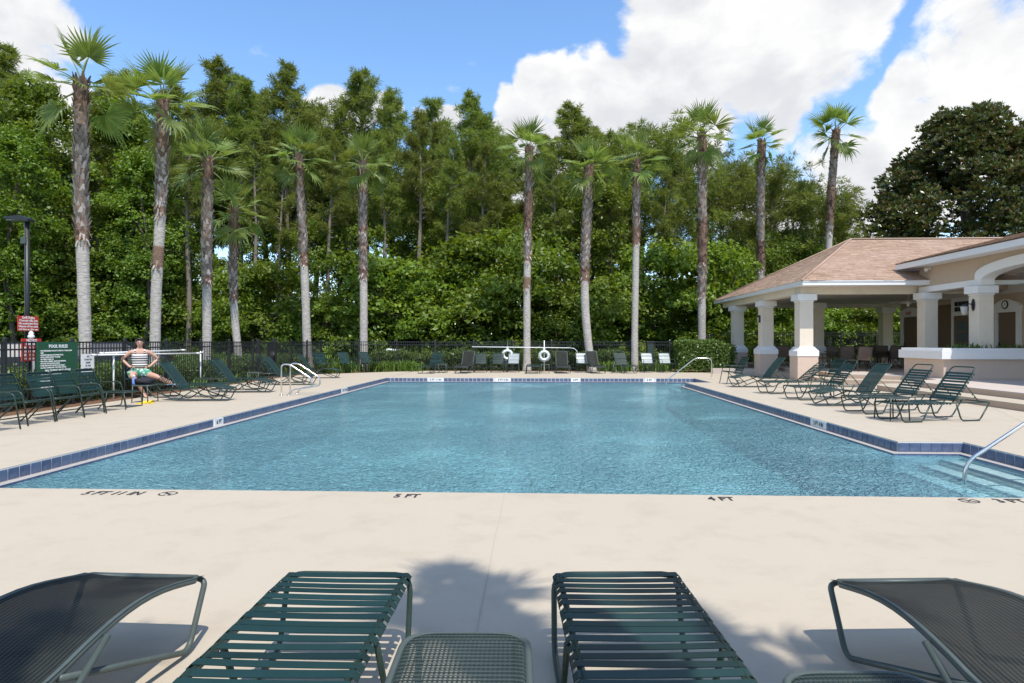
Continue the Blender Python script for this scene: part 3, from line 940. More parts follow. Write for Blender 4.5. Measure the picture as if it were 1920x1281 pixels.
# ------------------------------------------------------------------ clubhouse wing
club = thing('clubhouse', 'tan stucco clubhouse porch with an arched white opening and doors behind', 'building', (0, 0, 0))
WX = 17.2
def wy(px):                                           # y on the porch wall under pixel column px
    k = (px - 960) / FPX; d = WX / (k * CS - SN); return D(px, d)[1]
yd1a, yd1b = wy(1733), wy(1692)
yp_a, yp_b = wy(1786), wy(1750)
yf_a, yf_b = wy(1824), wy(1788)
y2a, y2b = wy(1916), wy(1869)
s = MB(); s.box((WX + .15, (13 + 31.2) / 2, 1.9), (.3, 31.2 - 13, 3.2)); s.build('wall', M['tan'], club)
s = MB(); s.box((WX - .02, (13 + 31.2) / 2, 3.36), (.06, 31.2 - 13, .30)); s.build('wall_frieze', M['soffit'], club)
def arched_door(ya, yb, ztop, zarch, extra):
    yc = (ya + yb) / 2; wd = abs(yb - ya)
    d = MB(); fw = wd * .13
    iw = wd - 2 * fw
    o = d_ = None
    d.box((WX - .03, yc, .3 + (ztop - .3) / 2), (.05, iw, ztop - .3))
    o = d.build('door', M['brown_panel'], club)
    s = MB()
    for sg in (-1, 1):
        s.box((WX - .05, yc + sg * (wd / 2 - fw / 2), .3 + (ztop - .3) / 2), (.10, fw, ztop - .3))
    n = 12; half = wd / 2 + .06
    top = [(yc - half + 2 * half * k / n, ztop + .22 + (zarch - ztop - .22) * math.sin(PI * k / n) ** .8) for k in range(n + 1)]
    poly = [(yc - half + .04, ztop + .001), (yc + half - .04, ztop + .001)] + top[::-1]
    vs = [(WX - .13, y, z) for y, z in poly] + [(WX - .001, y, z) for y, z in poly]; m = len(poly)
    s.add(vs, [tuple(range(m)), tuple(range(2 * m - 1, m - 1, -1))] + [(k, m + k, m + (k + 1) % m, (k + 1) % m) for k in range(m)])
    s.build('door_surround', M['white_paint'], o)
    s = MB(); s.box((WX - .07, yc + iw * .42, 1.35), (.05, .03, .12)); s.tube([(WX - .08, yc + iw * .40, 1.3), (WX - .12, yc + iw * .40, 1.3), (WX - .12, yc + iw * .26, 1.3)], .012, 6)
    s.build('door_handle', M['black_metal'], o)
    return o
d1 = arched_door(yd1a, yd1b, 2.58, 3.02, None)
text_part('EXIT', .20, M['exit_red'], d1, face_mtx((WX - .14, (yd1a + yd1b) / 2 + .1, 2.74), (0, -1, 0), (0, 0, 1)), 'exit_lettering', bold=.006)
d2 = arched_door(y2a, y2b, 2.52, 3.0, None)
# wide brown panel with trim
s = MB(); s.box((WX - .015, (yp_a + yp_b) / 2, 1.65), (.03, abs(yp_a - yp_b), 2.7)); s.build('wall_panel', M['brown_panel'], club)
# french door with transom
yc = (yf_a + yf_b) / 2; fwid = abs(yf_b - yf_a)
s = MB(); s.box((WX - .02, yc, .3 + 1.1), (.04, fwid - .16, 2.2)); fd = s.build('door', M['brown_panel'], club)
s = MB()
for sg in (-1, 1): s.box((WX - .05, yc + sg * (fwid / 2 - .04), 1.75), (.10, .08, 2.9))
s.box((WX - .0502, yc, 2.58), (.0996, fwid - .17, .16)); s.box((WX - .0502, yc, 3.17), (.0996, fwid - .17, .12))
s.build('door_frame', M['white_paint'], fd)
for i in range(3):
    for j in range(4):
        s = MB(); s.box((WX - .045, yc + (i - 1) * (fwid - .5) / 3.2, .75 + j * .44), (.014, (fwid - .5) / 3.7, .37)); s.build('pane', M['door_glass'], fd)
tr = MB(); tr.box((WX - .02, yc, 2.885), (.03, fwid - .17, .45)); trn = tr.build('transom_window', M['white_paint'], club)
for i in range(4):
    for j in range(2):
        s = MB(); s.box((WX - .042, yc + (i - 1.5) * (fwid - .2) / 4.1, 2.77 + j * .215), (.014, (fwid - .2) / 4.7, .18)); s.build('pane', M['glass'], trn)
# wall clock over the right door
ck = thing('wall_clock', 'round wall clock with a dark rim above the arched porch door', 'clock', (WX - .135, (y2a + y2b) / 2, 2.80), 0)
ck.rotation_euler = (R(90), 0, R(-90))
s = MB(); s.lathe([(.001, 0), (.125, 0), (.125, .02), (.001, .02)], seg=24, smooth=False); s.build('clock_face', M['white_plastic'], ck)
s = MB(); s.tube([(math.cos(2 * PI * k / 24) * .14, math.sin(2 * PI * k / 24) * .14, .015) for k in range(24)], .022, 8, True); s.build('rim', M['black_metal'], ck)
s = MB(); s.box((0, .035, .025), (.012, .08, .004)); s.box((.02, -.01, .0255), (.05, .01, .004), R(-30)); s.build('clock_hands', M['ink'], ck)
# columns of the porch
PX_ = 14.22
for y in (24.05, 21.2, 16.2): column(club, PX_, y, .3, .47, False)
# front wall with beam and arch
s = MB(); s.box((PX_, (20.95 + 24.3) / 2, 3.345), (.34, 24.3 - 20.95, .20)); s.build('beam', M['white_paint'], club)
def arch_pts(half, zs, za, n=20):
    return [(18.7 - half * math.cos(PI * k / n), zs + (za - zs) * math.sin(PI * k / n) ** .85) for k in range(n + 1)]
inn = arch_pts(2.22, 3.34, 3.72); outp = arch_pts(2.5, 3.56, 4.0)
inn[0] = (inn[0][0], 3.25); inn[-1] = (inn[-1][0], 3.25)
def band(b, P, Q, x0, x1):
    n = len(P)
    vs = []
    for (y, z), (y2, z2) in zip(P, Q): vs += [(x0, y, z), (x0, y2, z2), (x1, y2, z2), (x1, y, z)]
    fs = []
    for i in range(n - 1):
        for k in range(4): fs.append((i * 4 + k, i * 4 + (k + 1) % 4, i * 4 + 4 + (k + 1) % 4, i * 4 + 4 + k))
    fs += [(3, 2, 1, 0), (n * 4 - 4, n * 4 - 3, n * 4 - 2, n * 4 - 1)]
    b.add(vs, fs)
o2 = [(outp[0][0], 3.25)] + outp + [(outp[-1][0], 3.25)]
i2 = [(inn[0][0], 3.249)] + inn + [(inn[-1][0], 3.249)]
s = MB(); band(s, i2, o2, PX_ - .21, PX_ + .21); s.build('arch', M['white_paint'], club)
# stucco wall above
WT = 4.24
top = [(y, WT) for y, z in outp]
s = MB(); band(s, [(y, z - .01) for y, z in outp], top, PX_ - .15, PX_ + .15)
s.box((PX_, (21.2 + 24.3) / 2 + .0, (3.44 + WT) / 2), (.296, 24.3 - 21.2, WT - 3.44))
s.box((PX_, (13 + 16.2) / 2, (3.3 + WT) / 2), (.296, 3.2, WT - 3.3)); s.build('gable_wall', M['tan'], club)
s = MB(); s.box(((PX_ + WX) / 2, 18.7, 3.9), (WX - PX_ - .4, 11, .04)); s.build('porch_ceiling', M['soffit'], club)
s = MB(); s.box((PX_ + 1.6, 24.3, 3.8), (3.2, .28, .9)); s.build('side_wall', M['tan'], club)
# wing roof, low pitch, rising away from the pool
wx0, wz0, slp = 13.45, 4.36, .245
wy0, wy1 = 11.5, 24.75
s = MB(); L_ = 9.0
s.add([(wx0, wy0, wz0), (wx0, wy1, wz0), (wx0 + L_, wy1, wz0 + L_ * slp), (wx0 + L_, wy0, wz0 + L_ * slp), (wx0, wy0, wz0 - .03), (wx0, wy1, wz0 - .03), (wx0 + L_, wy1, wz0 + L_ * slp - .03), (wx0 + L_, wy0, wz0 + L_ * slp - .03)], [(0, 3, 2, 1), (4, 5, 6, 7), (0, 1, 5, 4), (1, 2, 6, 5), (0, 4, 7, 3), (3, 7, 6, 2)])
wr = s.build('roof', M['underlay'], club)
def wfc(d): return (0, wy1 - wy0 + .03)
shingles(wr, (wx0 - .03, wy0, wz0 + .006), (0, 1, 0), (1, 0, slp), wfc, 58, .155, .32, 6)
s = MB(); s.box((wx0 + .02, (wy0 + wy1) / 2, wz0 - .125), (.03, wy1 - wy0, .19)); s.build('fascia', M['white_paint'], club)
s = MB()
m_ = Matrix.Rotation(-math.atan(slp), 3, 'Y')
s.box((wx0 + L_ / 2 + .03, wy1 - .015, wz0 + L_ * slp / 2 - .125), (L_ * 1.02, .028, .19), rot=m_); s.build('fascia', M['white_paint'], club)
s = MB(); s.box(((wx0 + PX_) / 2 - .06, (wy0 + wy1) / 2, wz0 - .205), (.56, wy1 - wy0 - .06, .02)); s.build('soffit', M['white_paint'], club)
# small security light under the eave
sl_ = thing('flood_light', 'small white security light under the clubhouse eave', 'light', (PX_ - .22, 23.6, 4.08))
s = MB(); s.box((.03, 0, 0), (.06, .12, .12)); s.build('mount', M['white_plastic'], sl_)
s = MB(); s.lathe([(.03, -.02), (.065, .0), (.07, .1), (.05, .11)], (0, 0, 0), 12); o = s.build('lamp_head', M['white_plastic'], sl_, (-.03, 0, -.02)); o.rotation_euler = (0, R(-115), 0)
# lantern on the arch column
ln_ = thing('wall_lantern', 'black wall lantern with a glass jar on the porch column', 'lantern', (PX_ - .235, 21.2, 2.58))
s = MB(); s.ball((-.015, 0, .05), .02, .09, .20); s.build('back_plate', M['black_metal'], ln_)
s = MB(); s.tube([(-.02, 0, .05), (-.18, 0, .10), (-.28, 0, .02)], .016, 8, fil=.06); s.build('arm', M['black_metal'], ln_)
s = MB(); s.lathe([(.03, -.28), (.075, -.22), (.10, -.05), (.115, 0)], (-.30, 0, -.0), 14); s.build('glass_jar', M['lantern_glass'], ln_)
s = MB(); s.lathe([(.125, 0), (.12, .03), (.03, .06), (.01, .09)], (-.30, 0, .0), 14); s.build('lantern_cap', M['black_metal'], ln_)
# small dark light on the second pavilion column
s2_ = thing('wall_lantern', 'small dark fitting on the middle pavilion column', 'lantern', (COLX - .25, 28.7, 2.45))
s = MB(); s.box((-.04, 0, 0), (.08, .14, .32)); s.build('lamp_body', M['black_metal'], s2_, bevel=.01)
s = MB(); s.box((-.09, 0, -.03), (.03, .10, .2)); s.build('lens', M['lantern_glass'], s2_)

# long planter wall
pl = thing('planter', 'long tan planter wall with a thick white cap in front of the porch columns', 'planter', (0, 0, 0))
s = MB(); s.prism([(12.52, 20.35), (19.5, 20.35), (19.5, 22.5), (12.52, 22.5)], 0, .9); s.build('planter_wall', M['base_tan'], pl, bevel=.01)
def ring(b, x0, y0, x1, y1, t, z0, z1):
    b.box(((x0 + x1) / 2, y0 + t / 2, (z0 + z1) / 2), (x1 - x0, t, z1 - z0)); b.box(((x0 + x1) / 2, y1 - t / 2, (z0 + z1) / 2), (x1 - x0, t, z1 - z0))
    b.box((x0 + t / 2, (y0 + y1) / 2, (z0 + z1) / 2), (t, y1 - y0 - 2 * t, z1 - z0)); b.box((x1 - t / 2, (y0 + y1) / 2, (z0 + z1) / 2), (t, y1 - y0 - 2 * t, z1 - z0))
s = MB(); ring(s, 12.40, 20.23, 19.6, 22.62, .42, .9, 1.17); ring(s, 12.46, 20.29, 19.54, 22.56, .34, 1.17, 1.24); s.build('planter_cap', M['white_paint'], pl, bevel=.008)
s = MB(); s.box((16, 21.4, 1.1), (6.6, 1.7, .06)); s.build('soil', M['mulch'], pl)
# ================================================================== VEGETATION
NPR = np.random.default_rng(7)

def unit(n, g):
    v = g.normal(size=(n, 3)); return v / np.linalg.norm(v, axis=1, keepdims=True)

def leaf_quads(P, N, size, g, aspect=.5, droop=.0):
    """diamond-ish leaf quads at P facing N"""
    n = len(P)
    t = unit(n, g); t[:, 2] -= droop
    t -= N * np.sum(t * N, 1, keepdims=True); t /= np.linalg.norm(t, axis=1, keepdims=True) + 1e-9
    b = np.cross(N, t)
    L = (size * g.uniform(.6, 1.35, size=n))[:, None]; Wd = L * aspect
    bend = N * L * g.uniform(-.18, .05, size=(n, 1))
    V = np.stack([P - t * L * .5 + bend, P + b * Wd * .5 + t * L * .05, P + t * L * .5 + bend, P - b * Wd * .5 + t * L * .05], 1)
    return V

def crown_broad(seed, Wd, H, K, n, size, prof, name, mat, flat=.75, z0=0.0, lob=(.16, .30), holes=.0):
    g = np.random.default_rng(seed)
    t = g.uniform(0, 1, K) ** .9
    rad = np.array([prof(q) for q in t]) * Wd / 2
    az = g.uniform(0, 2 * PI, K); rr = np.sqrt(g.uniform(.15, 1, K)) * rad * .85
    C = np.stack([np.cos(az) * rr, np.sin(az) * rr, z0 + t * H], 1)
    lr = g.uniform(lob[0], lob[1], K) * Wd
    k = g.integers(0, K, n)
    d = unit(n, g); d[:, 2] = np.abs(d[:, 2]) * .9 - .28 * g.uniform(0, 1, n)
    d /= np.linalg.norm(d, axis=1, keepdims=True)
    sub = g.uniform(.55, 1.12, n)
    # small clumping inside each lobe
    P = C[k] + d * (lr[k] * sub)[:, None] * np.array([1, 1, flat])
    cl = np.round(P / (size * 3.2)); jit = np.sin(cl @ np.array([12.9, 78.2, 37.7])) * 43758.5
    keep = (jit - np.floor(jit)) > holes
    P, d = P[keep], d[keep]; n = len(P)
    N = d * .55 + unit(n, g) * .75 + np.array([0, -.1, .35]); N /= np.linalg.norm(N, axis=1, keepdims=True)
    return quads_mesh(name, leaf_quads(P, N, size, g, .55, .5), mat), C

def needle_tufts(T, Dn, g, ln, per, wd):
    """spiky needle tufts: T positions, Dn directions"""
    n = len(T); P = np.repeat(T, per, 0); D0 = np.repeat(Dn, per, 0); m = len(P)
    d = D0 * .55 + unit(m, g); d /= np.linalg.norm(d, axis=1, keepdims=True)
    L = (ln * g.uniform(.65, 1.25, m))[:, None]
    sd_ = np.cross(d, unit(m, g)); sd_ /= np.linalg.norm(sd_, axis=1, keepdims=True) + 1e-9
    tip = P + d * L; tip[:, 2] -= (L[:, 0] * .12)
    base = P + d * L * .05
    mid = (base + tip) * .5 + d * .0
    return np.stack([base, mid + sd_ * wd * .5, tip, mid - sd_ * wd * .5], 1)

def make_pine(seed, H, start, Wd, nb, shape, tufts, name='pine', ln=.50, per=24, wd=.05, mat='pine'):
    g = np.random.default_rng(seed); b = MB()
    lean = g.normal(size=2) * .02 * H
    def trunk(z):
        f = z / H; return np.array([lean[0] * f * f + .12 * math.sin(f * 9 + seed), lean[1] * f * f, z])
    r0 = H * .0125
    zs = np.linspace(0, H, 12)
    b.tube([tuple(trunk(z)) for z in zs], r0, 7, rad=[r0 * (1 - .88 * z / H) + .015 for z in zs])
    T = []; DD = []
    for i in range(nb):
        f = start + (1 - start) * ((i + g.uniform(0, 1)) / nb)
        q = (f - start) / (1 - start)
        L = Wd / 2 * shape(q) * g.uniform(.55, 1.2)
        az = g.uniform(0, 2 * PI); rise = g.uniform(.05, .5) + .45 * q
        base = trunk(f * H)
        dirv_ = np.array([math.cos(az), math.sin(az), rise]); dirv_ /= np.linalg.norm(dirv_)
        pts = [base + dirv_ * L * k / 4 + np.array([0, 0, .10 * L * (k / 4) ** 2]) for k in range(5)]
        br = max(.012, r0 * .32 * (1 - .6 * q))
        b.tube([tuple(p) for p in pts], br, 4, rad=[br * (1 - .8 * k / 4) for k in range(5)], caps=False)
        nt = max(3, int(tufts * (L / (Wd / 2)) * g.uniform(.7, 1.3)))
        for k in range(nt):
            u = g.uniform(.35, 1.05)
            p = base + dirv_ * L * u + np.array([0, 0, .10 * L * u * u])
            off = unit(1, g)[0] * L * .34 * g.uniform(.2, 1) * np.array([1, 1, .55])
            T.append(p + off); dd = dirv_ + off * .5 + np.array([0, 0, .8]); DD.append(dd / np.linalg.norm(dd))
    for k in range(14):
        T.append(trunk(H) + np.array([g.normal() * .22, g.normal() * .22, g.uniform(-1.2, .25)])); DD.append(np.array([0, 0, 1.0]))
    V = needle_tufts(np.array(T), np.array(DD), g, ln, per, wd)
    return b.mesh(name + '_trunk', M['bark']), quads_mesh(name + '_crown', V, M[mat])

def make_broad(seed, H, Wd, K, n, size, prof, z0, mat, name='tree', holes=.42, lob=(.16, .30), trunk_r=.16):
    cm, C = crown_broad(seed, Wd, H - z0, K, n, size, prof, name + '_crown', M[mat], z0=z0, holes=holes, lob=lob)
    rr = random.Random(seed); b = MB()
    th = z0 + (H - z0) * .7
    pts = [(rr.uniform(-.15, .15) * k, rr.uniform(-.15, .15) * k, th * k / 5) for k in range(6)]
    b.tube(pts, trunk_r, 7, rad=[trunk_r * (1 - .7 * k / 5) for k in range(6)])
    for i in range(9):
        c = C[rr.randrange(len(C))]; s_ = Vector(pts[rr.randint(2, 4)])
        e = Vector(c); md = s_.lerp(e, .5) + Vector((0, 0, -.2))
        b.tube([s_, md, e], trunk_r * .3, 5, rad=[trunk_r * .4, trunk_r * .25, .02], caps=False)
    return b.mesh(name + '_trunk', M['bark_dark']), cm

PROF_OVAL = lambda t: math.sin(PI * (.12 + .80 * t)) ** .8
PROF_COL = lambda t: (.75 + .25 * math.sin(t * 11)) * (1 if t < .8 else max(.25, (1 - t) / .2))
PROF_BUSH = lambda t: math.sqrt(max(.05, 1 - t * t))
SH_TALL = lambda q: (.35 + .65 * math.sin(PI * min(1, .25 + q * .75))) * (1 - .55 * q ** 2.5)
SH_FLAT = lambda q: .55 + .45 * math.sin(PI * q)

pines = [make_pine(100 + i, 20, st, wd, nb, SH_TALL, 34) for i, (st, wd, nb) in enumerate([(.40, 6.2, 66), (.36, 7.0, 76), (.48, 5.6, 58), (.42, 6.6, 70)])]
slim = [make_pine(140 + i, 20, .55, 4.0, 36, SH_TALL, 17) for i in range(2)]
flat = [make_pine(160 + i, 14, .48, 8.2, 34, SH_FLAT, 26) for i in range(3)]
broads = [make_broad(200 + i, 11, wd, 60, 32000, .20, PROF_OVAL, 1.6, 'broad', lob=(.13, .24)) for i, wd in enumerate((6.5, 7.5, 7.0))]
cols = [make_broad(230 + i, 14, wd, 80, 34000, .19, PROF_COL, .4, 'broad', lob=(.16, .28)) for i, wd in enumerate((4.6, 5.4))]
bushes = [make_broad(260 + i, 4.2, wd, 36, 17000, .165, PROF_BUSH, .15, mt, lob=(.12, .22), trunk_r=.06) for i, (wd, mt) in enumerate(((5.2, 'bright'), (6.0, 'broad'), (4.6, 'bright'), (5.6, 'broad')))]

PALM_PX = [160, 291, 387, 448, 577, 682, 989, 1108, 1190, 1316, 1427, 1553]
ORD = ['first', 'second', 'third', 'fourth', 'fifth', 'sixth', 'seventh', 'eighth', 'ninth', 'tenth', 'eleventh', 'twelfth']
SLOT = {}
def where(px, kind):
    """words that place something among the palms"""
    i = min(range(12), key=lambda k: abs(PALM_PX[k] - px))
    d = px - PALM_PX[i]
    if abs(d) < 16: w_ = f'right behind the {ORD[i]} palm'
    elif d < -70 and i == 0: w_ = 'at the far left by the lamp post'
    elif d > 110 and i == 11: w_ = 'beyond the pavilion roof'
    elif d < 0: w_ = f'just left of the {ORD[i]} palm' if d > -45 else f'well left of the {ORD[i]} palm'
    else: w_ = f'just right of the {ORD[i]} palm' if d < 45 else f'well right of the {ORD[i]} palm'
    key = (kind, w_); SLOT[key] = SLOT.get(key, 0) + 1
    return w_, SLOT[key]

def plant_tree(kind, protos_, idx, px, d, top, Hm, cat, words, group, wide=1.0, zb=-.06):
    tm, cm = protos_[idx % len(protos_)]
    x, y = D(px, d)
    H = ZZ(top, d) - zb if top is not None else Hm
    s = H / Hm
    w_, k = where(px, kind)
    extra = ['', ', taller one', ', farther one', ', farthest one', ', hidden deepest'][min(k - 1, 4)]
    t = thing(kind, f'{words} {w_}{extra}', cat, (x, y, zb), rng.uniform(0, 2 * PI), group)
    t.scale = (s * wide, s * wide, s)
    link('trunk', tm, t); link('crown', cm, t)
    return t

# pines of the skyline: pixel column, top row, depth
for i, (px, top, d) in enumerate([(12, 92, 42), (62, 205, 44), (178, 170, 52), (236, 140, 47), (330, 165, 50), (398, 132, 47), (455, 142, 44), (500, 175, 52), (541, 126, 46), (592, 200, 54),
                                  (640, 250, 49), (690, 138, 45), (735, 178, 50), (792, 196, 52), (838, 235, 48), (873, 182, 44), (905, 228, 50), (962, 262, 52), (1012, 255, 48), (1060, 204, 46), (1110, 248, 51), (1152, 262, 49)]):
    plant_tree('pine_tree', pines, i, px, d, top, 20, 'pine', 'tall jagged green pine', 'pines of the woodland skyline', wide=rng.uniform(.92, 1.12))
for i, (px, top, d) in enumerate([(188, 185, 36.8), (352, 200, 37.2), (787, 205, 40), (612, 260, 37.6), (245, 250, 39.4), (478, 240, 39.6), (520, 300, 39.2), (655, 280, 39.8), (725, 250, 39.5), (835, 260, 39.7), (905, 280, 39.3), (1048, 270, 39.6), (1150, 300, 39.4), (1238, 320, 39.8)]):
    plant_tree('slender_pine', slim, i, px, d, top, 20, 'pine', 'slender bare trunked pine', 'slender bare trunked pines', wide=.95)
for i, (px, top, d) in enumerate([(1205, 300, 50), (1258, 288, 44), (1300, 312, 50), (1352, 350, 47), (1392, 338, 52), (1448, 346, 46), (1492, 362, 50), (1532, 392, 48), (1572, 425, 55)]):
    plant_tree('round_pine', flat, i, px, d, top, 14, 'pine', 'spreading rounded pine', 'rounded pines on the right of the wood', wide=rng.uniform(.85, 1.1))
# vine covered trees on the left
for i, (px, top, d) in enumerate([(-60, 150, 34), (30, 250, 33), (75, 175, 35), (120, 300, 36), (225, 215, 37), (268, 300, 36), (328, 330, 39)]):
    plant_tree('vine_draped_tree', cols, i, px, d, top, 14, 'tree', 'vine draped column tree', 'vine draped trees on the left', wide=rng.uniform(.9, 1.15))
# leafy understorey
k = 0
px = -120
while px < 1340:
    top = 435 + 50 * math.sin(px * .021) + rng.uniform(-75, 55)
    plant_tree('leafy_tree', broads, k, px, rng.uniform(39.3, 45), top, 11, 'tree', 'dense leafy broadleaf tree', 'leafy trees under the pines', wide=rng.uniform(.8, 1.15))
    px += rng.uniform(85, 125) if px < 520 else rng.uniform(120, 190); k += 1
for px, top, d in ((1370, 470, 44), (1420, 450, 46), (1480, 455, 45), (1530, 470, 47), (1585, 480, 50), (1640, 500, 50), (1700, 520, 52), (1770, 540, 55), (1850, 540, 55)):
    plant_tree('leafy_tree', broads, k, px, d, top, 11, 'tree', 'dense leafy broadleaf tree', 'leafy trees under the pines', wide=rng.uniform(.9, 1.2)); k += 1
# bushes along the wood's edge
px = -60; k = 0
while px < 1345:
    top = 545 + rng.uniform(-85, 45)
    plant_tree('bush', bushes, k, px, rng.uniform(37, 39.5), top, 4.2, 'bush', 'bright bush at the wood edge', 'bushes along the edge of the wood', wide=rng.uniform(.9, 1.25))
    px += rng.uniform(38, 60); k += 1
for px, top, d in ((1385, 560, 40), (1430, 565, 41), (1475, 570, 40), (1535, 568, 42), (1590, 565, 43), (1640, 572, 44), (1690, 575, 44), (1745, 580, 46)):
    plant_tree('bush', bushes, k, px, d, top, 4.2, 'bush', 'bright bush at the wood edge', 'bushes along the edge of the wood', wide=rng.uniform(1.0, 1.3)); k += 1

# the deep wood behind reads as one mass
g = np.random.default_rng(77)
n = 16000
P = np.stack([g.uniform(-75, 48, n), g.uniform(56, 72, n), g.uniform(0, 1, n) ** 1.15 * 11.0], 1)
hh = 6.5 + 3 * np.sin(P[:, 0] * .35) + 1.5 * np.sin(P[:, 0] * 1.1)
P = P[(P[:, 2] < hh)]
N = unit(len(P), g) + np.array([0, -.5, .5]); N /= np.linalg.norm(N, axis=1, keepdims=True)
stuff(link('deep_woodland', quads_mesh('deep_woodland', leaf_quads(P, N, 1.0, g, .8), M['broad'])))

# ------------------------------------------------------------------ magnolia behind the clubhouse
g = np.random.default_rng(91)
K = 400; tt = g.uniform(.28, 1, K)
C = []
for t_ in tt:
    r_ = 7.6 * (math.sin(PI * (.30 + .66 * t_)) ** .7) * math.sqrt(g.uniform(.3, 1)); a = g.uniform(0, 2 * PI); r_ *= 1 + .12 * math.sin(3 * a + t_ * 9) + .10 * math.sin(5 * a - t_ * 21)
    C.append((math.cos(a) * r_, math.sin(a) * r_, 1.0 + t_ * 15.0))
C = np.array(C); clr = g.uniform(.9, 1.6, K)
Tn = 15000
kk = g.integers(0, K, Tn); d_ = unit(Tn, g); d_[:, 2] = np.abs(d_[:, 2]) - .25
ctr = C[kk] + d_ * g.uniform(.5, 1.05, (Tn, 1)) * clr[kk][:, None]
per = 8
Pm = np.repeat(ctr, per, 0); az = np.tile(np.arange(per) * 2 * PI / per, Tn) + np.repeat(g.uniform(0, 6, Tn), per)
el = g.uniform(.1, .9, Tn * per)
dirs = np.stack([np.cos(az) * np.cos(el), np.sin(az) * np.cos(el), np.sin(el)], 1)
ax = np.repeat(d_, per, 0) * .5
dirs = dirs + ax; dirs /= np.linalg.norm(dirs, axis=1, keepdims=True)
L_ = g.uniform(.24, .40, (Tn * per, 1)); sd_ = np.cross(dirs, unit(Tn * per, g)); sd_ /= np.linalg.norm(sd_, axis=1, keepdims=True)
V = np.stack([Pm, Pm + dirs * L_ * .5 + sd_ * L_ * .2, Pm + dirs * L_, Pm + dirs * L_ * .5 - sd_ * L_ * .2], 1)
mx_, my_ = D(1812, 46)
mag = thing('magnolia_tree', 'big dark glossy magnolia rising behind the clubhouse roof', 'tree', (mx_, my_, -.06))
mag.scale = (.92, .92, 1.08)
b = MB(); b.tube([(0, 0, 0), (.1, 0, 4), (0, .1, 9), (0, 0, 14)], .3, 8, rad=[.36, .28, .18, .05])
for i in range(26):
    c = C[i]; b.tube([(0, 0, max(1.5, c[2] * .6)), (c[0] * .5, c[1] * .5, c[2] * .85), tuple(c)], .06, 5, rad=[.09, .06, .02], caps=False)
b.build('trunk', M['bark_dark'], mag)
link('crown', quads_mesh('crown', V, M['magnolia']), mag)

# ------------------------------------------------------------------ palms
def frond_mesh(seed, arch, droop, nl=26, Lp=.75, Lb=.95):
    """one fan leaf: stalk along +x then a folded fan of leaflets"""
    rr = random.Random(seed); b = MB()
    st = [(0, 0, 0)]; 
    for k in range(1, 5):
        f = k / 4; st.append((Lp * f * math.cos(arch * f * .5), 0, -Lp * math.sin(arch * f * .5) * f * .8))
    b.tube(st, .016, 5, rad=[.03, .022, .018, .014, .012], mi=1)
    o = Vector(st[-1]); ang0 = -arch * .55
    ex = Vector((math.cos(ang0), 0, math.sin(ang0))); ey = Vector((0, 1, 0)); ez = ex.cross(ey)
    if ez.z < 0: ez = -ez
    for i in range(nl):
        a = (i / (nl - 1) - .5) * 2 * R(108)
        L = Lb * (1 - .32 * (abs(a) / R(118)) ** 1.5) * rr.uniform(.72, 1.06)
        if rr.random() < .06: continue
        d = ex * math.cos(a) + ey * math.sin(a) + ez * (.28 * abs(math.sin(a)))
        d.normalize()
        sd = d.cross(ez); sd.normalize()
        w0 = Lb * 2 * R(118) / nl * .5
        P = []
        sgm = 5; fall = 0.0; p = o.copy(); dd = d.copy()
        prof_w = (.08, .55, .92, .72, .42, .04)
        vs = []
        for k in range(sgm + 1):
            f = k / sgm
            fold = ez * (w0 * .28 * (1 if k else 0))
            hw = w0 * prof_w[k] * min(1, .35 + f * 1.4) * .5
            vs += [tuple(p - sd * hw - fold * prof_w[k]), tuple(p), tuple(p + sd * hw - fold * prof_w[k])]
            dd = (dd + Vector((0, 0, -1)) * droop * rr.uniform(.5, 1.5) * (max(0, f - .35)) ** 1.2).normalized()
            p = p + dd * (L / sgm)
        fs = []
        for k in range(sgm):
            for q in (0, 1): fs.append((k * 3 + q, k * 3 + q + 1, k * 3 + q + 4, k * 3 + q + 3))
        b.add(vs, fs, 0, False)
    return b.mesh('frond', [M['frond'], M['petiole']])
FR_UP = [frond_mesh(1, .2, .45), frond_mesh(2, .45, .8)]
FR_MID = [frond_mesh(3, .8, 1.3), frond_mesh(4, 1.0, 1.8), frond_mesh(8, .6, 1.0)]
FR_LOW = [frond_mesh(5, 1.2, 2.2), frond_mesh(6, 1.5, 2.8)]

def set_attr(me, name, vals):
    at = me.attributes.new(name, 'FLOAT', 'POINT'); at.data.foreach_set('value', np.asarray(vals, dtype=np.float32))

